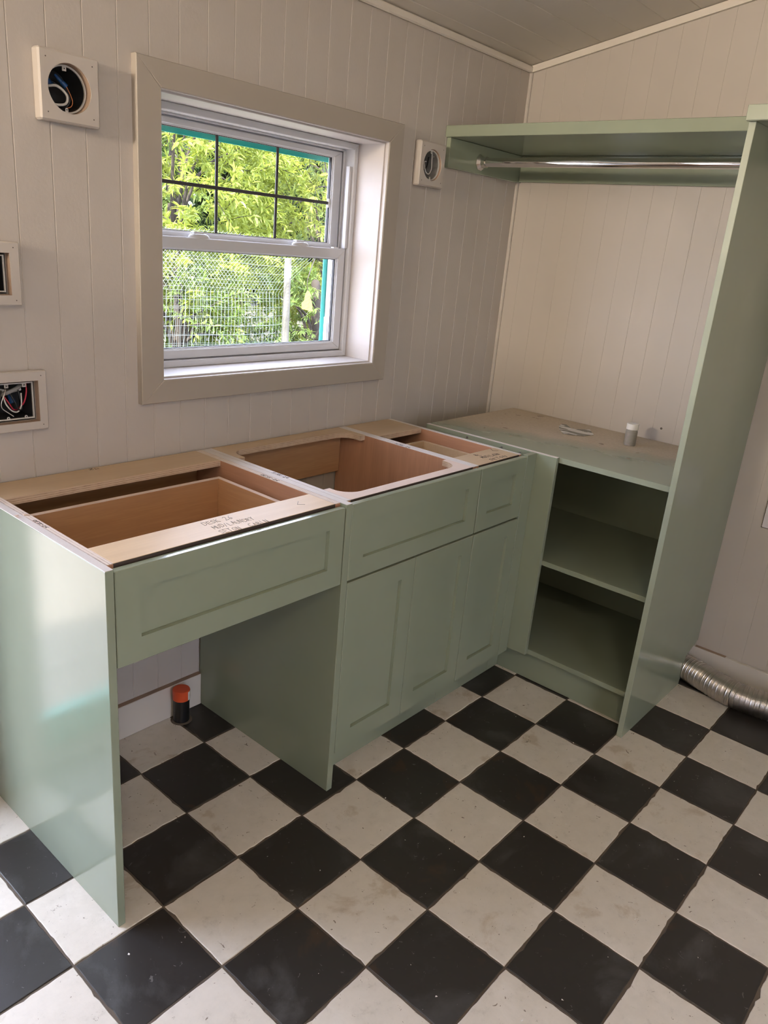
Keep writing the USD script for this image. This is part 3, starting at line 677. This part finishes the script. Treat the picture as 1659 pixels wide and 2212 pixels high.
# ------------------------------------------------------------------ electrical mounting blocks
def spot(x, z, y, r=.0016): return cyl_y(x, z, r, y - .0004, y + .0006, 10)
def tab(cx, cz, y, mat, parent, up=True, cross=False):
    w, h = .0045, .0050
    t_ = obj('screw_tab', mbox(cx - w, cx + w, y, y + .002, cz - h, cz + h) if up else (mbox(cx - .0035, cx + .0035, y, y + .002, cz - h, cz) + cyl_y(cx, cz, .0035, y, y + .002, 14)), mat, parent)
    if cross:
        P = []
        for s in (-1, 1):
            a, b = np.array([cx - .0025, cz - .0025 * s]), np.array([cx + .0025, cz + .0025 * s]); d = (b - a) / np.linalg.norm(b - a); n = np.array([-d[1], d[0]]) * .0006
            P.append(mf.Manifold.hull_points(np.array([(*q, ) for q in [(p[0], yy, p[1]) for p in (a + n, a - n, b + n, b - n) for yy in (y - .0003, y + .0005)]])))
        obj('slot', cat(*P), MAT['wire_black'], t_)
    else: obj('hole', spot(cx, cz, y - .0001, .0014), MAT['wire_black'], t_)

def round_block(cx, cz, bx, bz, label, dark, out):
    YB = YW - out                                            # how far the box reaches forward into the block
    t_ = thing('mounting_block', loc=(bx, YW, bz - .0715), label=label, cat='electrical block', group='round-hole electrical mounting blocks')
    y0, y1 = YW - .030, YW - .0002
    blk = box(bx - .0710, bx + .0710, y0, y1, bz - .0715, bz + .0715, .004) - cyl_y(cx, cz, HOLE_R, y0 - .01, y1 + .01, 64)
    obj('block', blk, MAT['wall_paint'], t_)
    ring = cyl_y(cx, cz, HOLE_R - .0001, y0 + .002, y1, 64) - cyl_y(cx, cz, HOLE_R - .0006, y0 - .01, y1 + .01, 64)
    obj('raw_hole_edge', ring, MAT['raw_mdf'], t_)
    cup = cyl_y(cx, cz, HOLE_R - .002, YB + .002, YB + .075, 48) - cyl_y(cx, cz, HOLE_R - .0045, YB - .01, YB + .072, 48)
    rim_ = cyl_y(cx, cz, HOLE_R - .0016, YB - .0015, YB + .003, 48) - cyl_y(cx, cz, HOLE_R - .0050, YB - .01, YB + .02, 48)
    obj('box_shell', cup, MAT['dark_plastic' if dark else 'grey_plastic'], t_)
    obj('box_rim', rim_, MAT['box_rim'], t_)
    tab(cx - .001, cz + .0415, YB - .001, MAT['box_rim'], t_, True); tab(cx + .001, cz - .0405, YB - .001, MAT['box_rim'], t_, False)
    for sx in (-1, 1):
        for sz in (-1, 1): obj('nail_hole', spot(bx + sx * .054, bz + sz * .054, y0, .0014), MAT['nail_dark'], t_)
    return t_
rb = round_block(*ROUND[0], -.0365, 1.7660, 'white square block with a round dark hole of wires, high left of the window', True, .009)
cx, cz = ROUND[0][0] + .016, ROUND[0][1]; yb = YW - .009
def wire(parent, mat, pts, r=.0016, name='wire'): obj(name, tube(spline(pts, 10), r, 8), MAT[mat], parent, smooth=50)
wire(rb, 'wire_white', [(cx - .040, yb + .045, cz + .005), (cx - .020, yb + .030, cz + .008), (cx - .002, yb + .022, cz - .008), (cx - .004, yb + .024, cz - .026), (cx - .025, yb + .035, cz - .030), (cx - .040, yb + .05, cz - .02)], .0030)
wire(rb, 'wire_white', [(cx - .035, yb + .055, cz - .004), (cx - .030, yb + .050, cz - .014)], .0042)
wire(rb, 'wire_black', [(cx - .030, yb + .050, cz + .012), (cx - .005, yb + .035, cz + .005), (cx + .008, yb + .028, cz - .012), (cx + .002, yb + .030, cz - .030), (cx - .020, yb + .045, cz - .036)], .0022)
wire(rb, 'wire_black', [(cx - .020, yb + .055, cz + .020), (cx + .002, yb + .042, cz + .006), (cx + .012, yb + .036, cz - .014), (cx + .004, yb + .040, cz - .034)], .0022)
wire(rb, 'wire_copper', [(cx + .004, yb + .032, cz + .010), (cx + .012, yb + .030, cz - .006), (cx + .016, yb + .030, cz - .020), (cx + .010, yb + .034, cz - .031), (cx - .012, yb + .045, cz - .034)], .0012)
def nut(parent, a, b, r0, r1): obj('wire_connector', tube([np.array(a) + (np.array(b) - np.array(a)) * t for t in (0, .3, .6, .62, 1)], [r0 * .7, r0, r0 * 1.05, r1, r1 * 1.1], 12), MAT['blue_nut'], parent, smooth=50)
nut(rb, (cx - .018, yb + .042, cz + .032), (cx + .004, yb + .032, cz + .010), .0040, .0055)
nut(rb, (cx - .034, yb + .048, cz + .022), (cx - .026, yb + .050, cz + .010), .0065, .0075)
rb = round_block(*ROUND[1], 1.2855, 1.7715, 'white square block with a round metal-lined hole, beside the green shelf', False, .021)
cx, cz = ROUND[1][0] + .022, ROUND[1][1]; yb = YW - .019
wire(rb, 'wire_white', [(cx - .006, yb + .010, cz + .046), (cx + .000, yb + .012, cz + .020), (cx + .006, yb + .016, cz - .010), (cx - .006, yb + .016, cz - .026), (cx - .022, yb + .018, cz - .020), (cx - .028, yb + .022, cz + .004), (cx - .018, yb + .03, cz + .012), (cx + .010, yb + .045, cz + .016)], .0019)
wire(rb, 'wire_black', [(cx + .004, yb + .03, cz + .03), (cx + .010, yb + .04, cz), (cx + .004, yb + .05, cz - .016)], .003)
wire(rb, 'wire_white', [(cx + .010, yb + .010, cz + .040), (cx + .012, yb + .014, cz + .030)], .0014)

yb = YW
def square_block(b, ox0, ox1, oz0, oz1, label):
    t_ = thing('outlet_block', loc=((ox0 + ox1) / 2, YW, oz0), label=label, cat='electrical block')
    y0, y1 = YW - .020, YW - .0002
    obj('block', box(ox0, ox1, y0, y1, oz0, oz1, .0025) - mbox(b[0], b[1], y0 - .01, y1 + .01, b[2], b[3]), MAT['wall_paint'], t_)
    obj('raw_hole_edge', mbox(b[0] + .0001, b[1] - .0001, y0 + .001, y1, b[2] + .0001, b[3] - .0001) - mbox(b[0] + .0006, b[1] - .0006, y0 - .01, y1 + .01, b[2] + .0006, b[3] - .0006), MAT['raw_mdf'], t_)
    e = .006
    obj('box_shell', mbox(b[0] + e, b[1] - e, YW + .002, YW + .075, b[2] + e, b[3] - e) - mbox(b[0] + e + .0025, b[1] - e - .0025, YW - .01, YW + .072, b[2] + e + .0025, b[3] - e - .0025), MAT['dark_plastic'], t_)
    obj('box_rim', mbox(b[0] + e - .0005, b[1] - e + .0005, YW - .002, YW + .003, b[2] + e - .0005, b[3] - e + .0005) - mbox(b[0] + e + .0025, b[1] - e - .0025, YW - .01, YW + .02, b[2] + e + .0025, b[3] - e - .0025), MAT['box_rim'], t_)
    for sz in (oz0 + .012, oz1 - .012): obj('nail_hole', spot(ox1 - .014, sz, y0, .0013), MAT['nail_dark'], t_)
    return t_
ob = square_block(BOX_L, -.2855, -.1705, 1.2950, 1.4340, 'white block with an upright rectangular hole at the left edge, above the desk unit')
wire(ob, 'wire_black', [(-.250, yb + .05, 1.39), (-.235, yb + .03, 1.37), (-.238, yb + .03, 1.345), (-.25, yb + .05, 1.33)], .0025)
nut(ob, (-.222, yb + .045, 1.392), (-.228, yb + .035, 1.372), .004, .0055)
ob = square_block(BOX_M, -.3070, -.1255, 1.0000, 1.1440, 'white block with a wide hole full of coloured wires, just above the desk unit')
for tx in (-.260, -.2150, -.1725): tab(tx, 1.1085, YW - .0015, MAT['box_rim'], ob, True, True); tab(tx, 1.0310, YW - .0015, MAT['box_rim'], ob, False)
obj('cable_sheath', tube(spline([(-.275, yb + .030, 1.083), (-.225, yb + .020, 1.084), (-.190, yb + .022, 1.093), (-.165, yb + .030, 1.103)], 10), .0050, 10), MAT['grey_plastic'], ob, smooth=50)
obj('cable_sheath', tube(spline([(-.275, yb + .042, 1.096), (-.225, yb + .034, 1.094), (-.195, yb + .034, 1.088), (-.166, yb + .036, 1.092)], 10), .0045, 10), MAT['box_rim'], ob, smooth=50)
wire(ob, 'wire_red', [(-.1600, yb + .018, 1.1100), (-.1625, yb + .012, 1.088), (-.168, yb + .016, 1.062), (-.176, yb + .030, 1.045)], .0018)
wire(ob, 'wire_red', [(-.2120, yb + .024, 1.080), (-.203, yb + .018, 1.062), (-.192, yb + .022, 1.046), (-.178, yb + .032, 1.042)], .0018)
wire(ob, 'wire_white', [(-.2140, yb + .022, 1.080), (-.212, yb + .014, 1.062), (-.200, yb + .012, 1.045), (-.184, yb + .016, 1.041), (-.173, yb + .020, 1.055), (-.170, yb + .024, 1.084)], .0018)
wire(ob, 'wire_black', [(-.2000, yb + .022, 1.090), (-.192, yb + .016, 1.070), (-.182, yb + .016, 1.046), (-.172, yb + .02, 1.050), (-.174, yb + .03, 1.090)], .0020)
wire(ob, 'wire_black', [(-.222, yb + .012, 1.096), (-.228, yb + .008, 1.075), (-.224, yb + .010, 1.055)], .0020)
wire(ob, 'wire_bare', [(-.2120, yb + .010, 1.099), (-.2185, yb + .006, 1.086), (-.2270, yb + .004, 1.068), (-.2260, yb + .004, 1.055), (-.214, yb + .002, 1.044), (-.2020, yb + .000, 1.034)], .0012)
nut(ob, (-.188, yb + .050, 1.078), (-.184, yb + .040, 1.058), .006, .0075)

# ------------------------------------------------------------------ small things
pp = thing('drain_stub', loc=(.238, .146, 0), label='black pipe stub with an orange cap on the floor under the desk unit', cat='pipe')
c_ = np.array([.238, .1450, 0])
pm_ = lathe([(0, .0005), (.0245, .0005), (.0255, .004), (.0255, .083), (0, .083)], 36); pm_.apply_translation(c_); obj('pipe', pm_, MAT['pipe_black'], pp, smooth=40)
cm = lathe([(.0256, .080), (.0272, .080), (.0276, .082), (.0276, .110), (.0262, .1140), (.0225, .1155), (0, .1150)], 36); cm.apply_translation(c_); ocap = obj('cap', cm, MAT['orange_cap'], pp, smooth=40, label='orange end cap')
a = np.radians(np.linspace(-78, -38, 8)); v, f = [], []
for k, t in enumerate(a):
    for z in (.081, .1115): v.append(c_ + [.0280 * math.cos(t), .0280 * math.sin(t), z])
for k in range(7): f += [(2 * k, 2 * k + 2, 2 * k + 3), (2 * k, 2 * k + 3, 2 * k + 1)]
obj('cap_sticker', trimesh.Trimesh(np.array(v), np.array(f), process=False), MAT['white_strip'], ocap, smooth=True)  # white strip along one side of the cap
gr = lathe([(.0258, .0004), (.034, .0004), (.0335, .0012), (.0256, .0022)], 30); gr.apply_translation(c_); obj('mortar_collar', gr, MAT['grout'], pp)

jar = thing('small_jar', loc=(1.702, -.5560, H), label='small grey dusty bottle with a white cap on the corner cabinet', cat='bottle')
jc = np.array([1.702, -.5560, H + .0003])
jm = lathe([(0, 0), (.0195, 0), (.0215, .003), (.0215, .052), (.0200, .0565), (.0172, .060), (0, .060)], 36); jm.apply_translation(jc); obj('body', jm, MAT['jar_body'], jar, smooth=40)
cp = [(.0172, .0595), (.0212, .0595), (.0215, .0605), (.0215, .0790), (.0205, .0808), (0, .0810)]
cm = lathe(cp, 48); vv = cm.vertices.copy(); rr = np.hypot(vv[:, 0], vv[:, 1]); ang = np.arctan2(vv[:, 1], vv[:, 0])
k = np.where((rr > .0211) & (vv[:, 2] < .0795), 1 + .012 * np.cos(ang * 24), 1); vv[:, 0] *= k; vv[:, 1] *= k
cm = trimesh.Trimesh(vv + jc, cm.faces, process=False); obj('cap', cm, MAT['cap_white'], jar, smooth=50, label='white ribbed screw cap')

sc = [[1.741, -.2418], [1.7827, -.2324], [1.7889, -.2487], [1.7367, -.302], [1.7637, -.292], [1.7427, -.3091], [1.7971, -.3479], [1.7222, -.4028], [1.6668, -.3888], [1.6288, -.3439], [1.6295, -.3208], [1.6766, -.2774]]
sm = mf.Manifold.extrude(mf.CrossSection([sc], mf.FillRule.EvenOdd), .0012).translate([0, 0, H + .0006]).refine_to_length(.012)
sv, sf, _ = meshkit.arrays(sm); sv = sv.copy(); sv[:, 2] += .0022 * np.maximum(0, meshkit.noise(np.c_[sv[:, 0] * 22, sv[:, 1] * 22, 0 * sv[:, 0]], 3) - .35)
obj('paper_scrap', trimesh.Trimesh(sv, sf, process=False), MAT['scrap_paper'], label='torn white and grey scrap of peeled paint paper on the corner cabinet top', cat='scrap', smooth=30)

duct = thing('flexible_duct', loc=(1.76, -1.1, 0), label='silver flexible ribbed duct lying on the floor along the right wall', cat='duct')
dp = spline([(1.822, -.80, .054), (1.815, -.88, .054), (1.796, -.955, .054), (1.768, -1.035, .054), (1.752, -1.115, .054), (1.758, -1.19, .054), (1.778, -1.265, .054), (1.806, -1.36, .056), (1.815, -1.5, .058), (1.815, -1.7, .058)], 60)
s_ = np.r_[0, np.cumsum(np.linalg.norm(np.diff(dp, axis=0), axis=1))]
L = np.arange(0, s_[-1], .0009); dp = np.c_[[np.interp(L, s_, dp[:, k]) for k in range(3)]].T
rad = .0485 + .0007 * np.sin(L * 2 * PI / .0036) + .0026 * np.exp(-(((L + .006) % .0150 - .0075) / .0015) ** 2)
obj('duct_wall', tube(dp, rad, 40, caps=False), MAT['duct_metal'], duct, smooth=True)

pl = thing('wall_plate', loc=(XW, -1.08, .7), label='plain white cover plate on the right wall at the right edge of the photo', cat='wall plate')
obj('plate', box(XW - .006, XW - .0003, -1.14, -1.024, .6570, .8300, .002), MAT['plate_white'], pl)
obj('shadow_gasket', box(XW - .0022, XW - .0002, -1.142, -1.022, .6548, .8320, .0003), MAT['nail_dark'], pl)  # dark rim behind the plate, painted as its shadow line
obj('wall_nail_hole', cyl_y(0, 0, .0045, 0, .001, 12).rotate([0, 0, 90]).translate([XW + .0003, -.594, .925]), MAT['nail_dark'], wall_right)

crumbs = []
for k in range(150):
    x, y = RNG.uniform(-.9, 1.8), RNG.uniform(-1.5, -.45)
    if x > 1.2 and y > -.9: continue
    s = RNG.uniform(.0005, .0017)
    crumbs.append(mf.Manifold.hull_points(np.array([x, y, .0008]) + RNG.normal(size=(7, 3)) * [s, s, s * .5]))
obj('plaster_crumbs', cat(*crumbs), MAT['crumb_white'], label='white plaster crumbs scattered over the tiles', cat='debris', kind='stuff')

# ------------------------------------------------------------------ added globe lamps, out of view, put in to fill the room with warm light
for lx, ly, lab, glow in ((-3.5, -.38, 'added fill lamp, a white globe out of view at the left of the room', 'fill_glow'), (-1.5, -2.5, 'added fill lamp, a white globe out of view at the rear of the room', 'fill_glow_dim')):
    z = ceil_z(ly); zl = z - .24
    lt = thing('pendant_lamp', loc=(lx, ly, z), label=lab, cat='lamp', group='added globe fill lamps')
    mm = lathe([(0, .0), (.06, .0), (.06, -.03), (.05, -.045), (0, -.045)], 28); mm.apply_translation([lx, ly, z]); obj('canopy', mm, MAT['lamp_body'], lt, smooth=40)
    obj('cord', tube([(lx, ly, z - .04), (lx, ly, zl + .165)], .004, 8), MAT['wire_black'], lt)
    mm = lathe([(0, .175), (.035, .175), (.04, .148), (0, .148)], 24); mm.apply_translation([lx, ly, zl]); obj('holder', mm, MAT['lamp_body'], lt, smooth=40)
    gm = trimesh.creation.icosphere(3, .155); gm.apply_translation([lx, ly, zl]); obj('globe', gm, MAT[glow], lt, smooth=True)

# ------------------------------------------------------------------ outside
obj('ground', mbox(-14, 22, -16, 26, -.5, -.30), MAT['ground'], kind='structure', label='sandy grassy ground outside')
dk = thing('deck', loc=(-1, 1.6, -.3), label='pale timber deck outside the glazed door', cat='deck')
for k in range(20):
    y0 = .42 + k * .15
    obj('board', box(-4.2, 1.2, y0, y0 + .142, -.165, -.13, .003), MAT['deck'], dk)
for x in (-4.0, -1.5, 1.0): obj('joist', box(x, x + .05, .42, 3.4, -.30, -.166), MAT['bark'], dk)

LEAF_V = np.array([(0, 0, 0), (.35, .5, .02), (.70, .38, -.06), (1, 0, -.22), (.70, -.38, -.06), (.35, -.5, .02), (.45, 0, -.05)])
LEAF_F = np.array([(0, 6, 1), (1, 6, 2), (2, 6, 3), (3, 6, 4), (4, 6, 5), (5, 6, 0)])
def leaves(pos, dirs, length, width, rng):
    n = len(pos); d = dirs / np.linalg.norm(dirs, axis=1, keepdims=True)
    up = rng.normal(size=(n, 3)) * .5 + [0, 0, 1.0]
    s = np.cross(up, d); s /= np.linalg.norm(s, axis=1, keepdims=True) + 1e-9; u = np.cross(d, s)
    lv = LEAF_V
    curl = rng.uniform(.3, 2.0, n)
    v = pos[:, None] + length[:, None, None] * lv[None, :, 0:1] * d[:, None] + width[:, None, None] * lv[None, :, 1:2] * s[:, None] + (length * curl)[:, None, None] * lv[None, :, 2:3] * u[:, None]
    f = LEAF_F[None] + (np.arange(n) * len(lv))[:, None, None]
    return trimesh.Trimesh(v.reshape(-1, 3), f.reshape(-1, 3), process=False)

def tree(name, x, y, r, zc, hz, nshoot, nleaf, mat, label, seed, ll=.11, group=None, cat='tree'):
    rng = np.random.default_rng(seed)
    t_ = thing(name, loc=(x, y, -.3), label=label, cat=cat)
    obj('trunk', tube(spline([(x, y, -.32), (x + .05, y + .03, .3), (x - .03, y, .9), (x + .02, y, zc)], 6), np.linspace(.09, .045, 19), 10), MAT['bark'], t_, smooth=50)
    br_, pos, dr_ = [], [], []
    for k in range(nshoot):
        d = rng.normal(size=3); d /= np.linalg.norm(d); q = rng.uniform(.45, 1.0) ** .5
        o = np.array([x, y, zc]) + d * np.array([r, r, hz]) * q
        g = d * .8 + rng.normal(size=3) * .5 + [0, 0, .35]; g /= np.linalg.norm(g)
        Ls = rng.uniform(.3, .65); ts = np.linspace(0, 1, 6)
        path = o + np.outer(ts * Ls, g) + np.outer((ts * Ls) ** 2, [0, 0, -.45])
        if k % 3 == 0: br_.append(tube(path, np.linspace(.006, .002, 6), 4, caps=False))
        tt = rng.uniform(0, 1, nleaf)
        p = np.stack([np.interp(tt, ts, path[:, c]) for c in range(3)], 1)
        dl = g * .7 + rng.normal(size=(nleaf, 3)) * .75 + [0, 0, -.25]
        pos.append(p); dr_.append(dl)
    for k in range(9):
        a_ = k * 2.4; e = np.array([x + r * .75 * math.cos(a_), y + r * .75 * math.sin(a_), zc + hz * rng.uniform(-.3, .8)])
        br_.append(tube(spline([(x, y, zc - hz * rng.uniform(.3, .9)), (x * .6 + e[0] * .4, y * .6 + e[1] * .4, zc * .5 + e[2] * .5), e], 5), np.linspace(.03, .008, 11), 6))
    obj('branches', cat_(br_), MAT['bark'], t_, kind='stuff')
    pos, dr_ = np.vstack(pos), np.vstack(dr_); n = len(pos)
    keep = (pos[:, 2] > -.28) & (pos[:, 1] > 1.2); pos, dr_ = pos[keep], dr_[keep]; n = len(pos)
    Ln = rng.uniform(.7, 1.25, n) * ll
    obj('leaves', leaves(pos, dr_, Ln, Ln * rng.uniform(.22, .34, n), rng), MAT[mat], t_, kind='stuff')
cat_ = lambda L_: cat(*L_)
tree('leafy_tree', 5.2, 7.5, 1.25, 1.75, 1.8, 620, 36, 'leaf_bright', 'bright yellow-green tree with narrow leaves, left behind the wire fence', 11)
tree('leafy_tree', 8.0, 7.4, 1.25, 1.9, 1.9, 620, 36, 'leaf_bright', 'bright yellow-green tree right of the fence post with the yellow tag', 12)
tree('leafy_tree', 7.5, 10.9, 1.75, 2.6, 2.4, 480, 36, 'leaf_mid', 'taller mid-green tree further back in the middle', 13, .14)
tree('leafy_tree', 12.0, 10.9, 1.75, 2.4, 2.3, 420, 36, 'leaf_mid', 'mid-green tree further back on the right', 14, .14)
tree('hedge_shrub', 4.7, 6.6, .75, .25, .55, 130, 30, 'leaf_mid', 'low leafy shrub behind the wire fence', 15, .09, cat='shrub')
tree('hedge_shrub', 6.65, 6.2, .7, .3, .6, 130, 30, 'leaf_mid', 'low leafy shrub right of the fence post', 16, .09, cat='shrub')
for k in range(3):
    tree('evergreen_tree', 8.2 + k * 5.7, 15.6, 2.1, 2.4, 3.0, 620, 26, 'leaf_dark', ('dark green tree at the back, furthest left', 'dark green tree at the back, in the middle', 'dark green tree at the back, furthest right')[k], 20 + k, .42)

gb = np.random.default_rng(30); n = 3200
gx, gy = gb.uniform(3.2, 8.0, n), gb.uniform(4.6, 6.8, n)
gp_ = np.c_[gx, gy, np.full(n, -.30)]; gd = gb.normal(size=(n, 3)) * .22 + [0, 0, 1]
obj('grass_tufts', leaves(gp_, gd, gb.uniform(.15, .5, n), gb.uniform(.006, .014, n), gb), MAT['grass_blade'], label='tall green and straw-coloured grass at the foot of the fence', cat='grass', kind='stuff')

# wire fence: two runs of welded mesh with the top leaning
WR = .0015
def fence(x0, y0, x1, y1, ztop, lean, label, seed, slant, vs=.055, hs=.10):
    rng = np.random.default_rng(seed)
    A, B = np.array([x0, y0]), np.array([x1, y1]); Lf = np.linalg.norm(B - A); d = (B - A) / Lf; nrm = np.array([-d[1], d[0]])
    t_ = thing('wire_fence', loc=(*((A + B) / 2), -.3), label=label, cat='fence')
    zb = ztop - .62
    def pt(s, z):
        o = max(0, z - zb); w = .03 * math.sin(s * 3.1 + seed) + .02 * math.sin(z * 5 + s)
        return np.array([*(A + d * s + nrm * (w + lean * o)), z - .12 * o * abs(lean) + .02 * math.sin(s * 2.2)])
    V, Hh = [], []
    for s in np.arange(0, Lf, vs):
        V.append(tube([pt(s + slant * max(0, z - zb), z) for z in np.linspace(-.30, ztop, 12)], WR, 4, caps=False))
    for z in np.arange(-.2, ztop + .01, hs):
        Hh.append(tube([pt(s, z) for s in np.linspace(0, Lf, 18)], WR, 4, caps=False))
    obj('vertical_wires', cat(*V), MAT['mesh_wire'], t_, kind='stuff')
    obj('horizontal_wires', cat(*Hh), MAT['mesh_wire'], t_, kind='stuff')
fence(3.0, 5.15, 5.36, 5.42, 1.52, -.75, 'nearer run of silver welded wire mesh leaning at the top', 1, .42)
fence(3.2, 5.95, 5.75, 6.05, 1.50, .65, 'further run of silver welded wire mesh behind the first', 2, -.38)
post = thing('fence_post', loc=(5.40, 5.42, -.3), label='weathered round grey wooden post at the end of the wire fence', cat='post')
obj('pole', tube([(5.405, 5.42, -.34), (5.40, 5.42, .4), (5.395, 5.42, 1.24)], [.046, .043, .040], 16), MAT['post_wood'], post, smooth=50)
obj('tape_band', tube([(5.397, 5.42, 1.02), (5.396, 5.42, 1.16)], .0425, 16), MAT['mesh_wire'], post, smooth=50)
yt = thing('yellow_tag', loc=(5.53, 5.2, .66), label='torn yellow paper tag hanging from a twig right of the post', cat='tag')
ty = mf.Manifold.extrude(mf.CrossSection([[(-.075, 0), (.085, -.02), (.065, .11), (.035, .17), (.03, .235), (-.005, .26), (-.035, .20), (-.045, .12), (-.085, .08)]], mf.FillRule.EvenOdd), .004)
vv, ff, _ = meshkit.arrays(ty); a_ = -.75
vv = np.c_[vv[:, 0] * .8 * math.cos(a_), vv[:, 0] * .8 * math.sin(a_) + vv[:, 2], vv[:, 1] * .85] + [5.53, 5.2, .68]
obj('paper', trimesh.Trimesh(vv, ff, process=False), MAT['tag_yellow'], yt)
obj('twig', tube(spline([(5.525, 5.2, .89), (5.55, 5.24, .99), (5.75, 5.42, 1.08), (6.3, 5.9, 1.25)], 6), np.linspace(.0015, .008, 19), 6), MAT['bark'], yt)
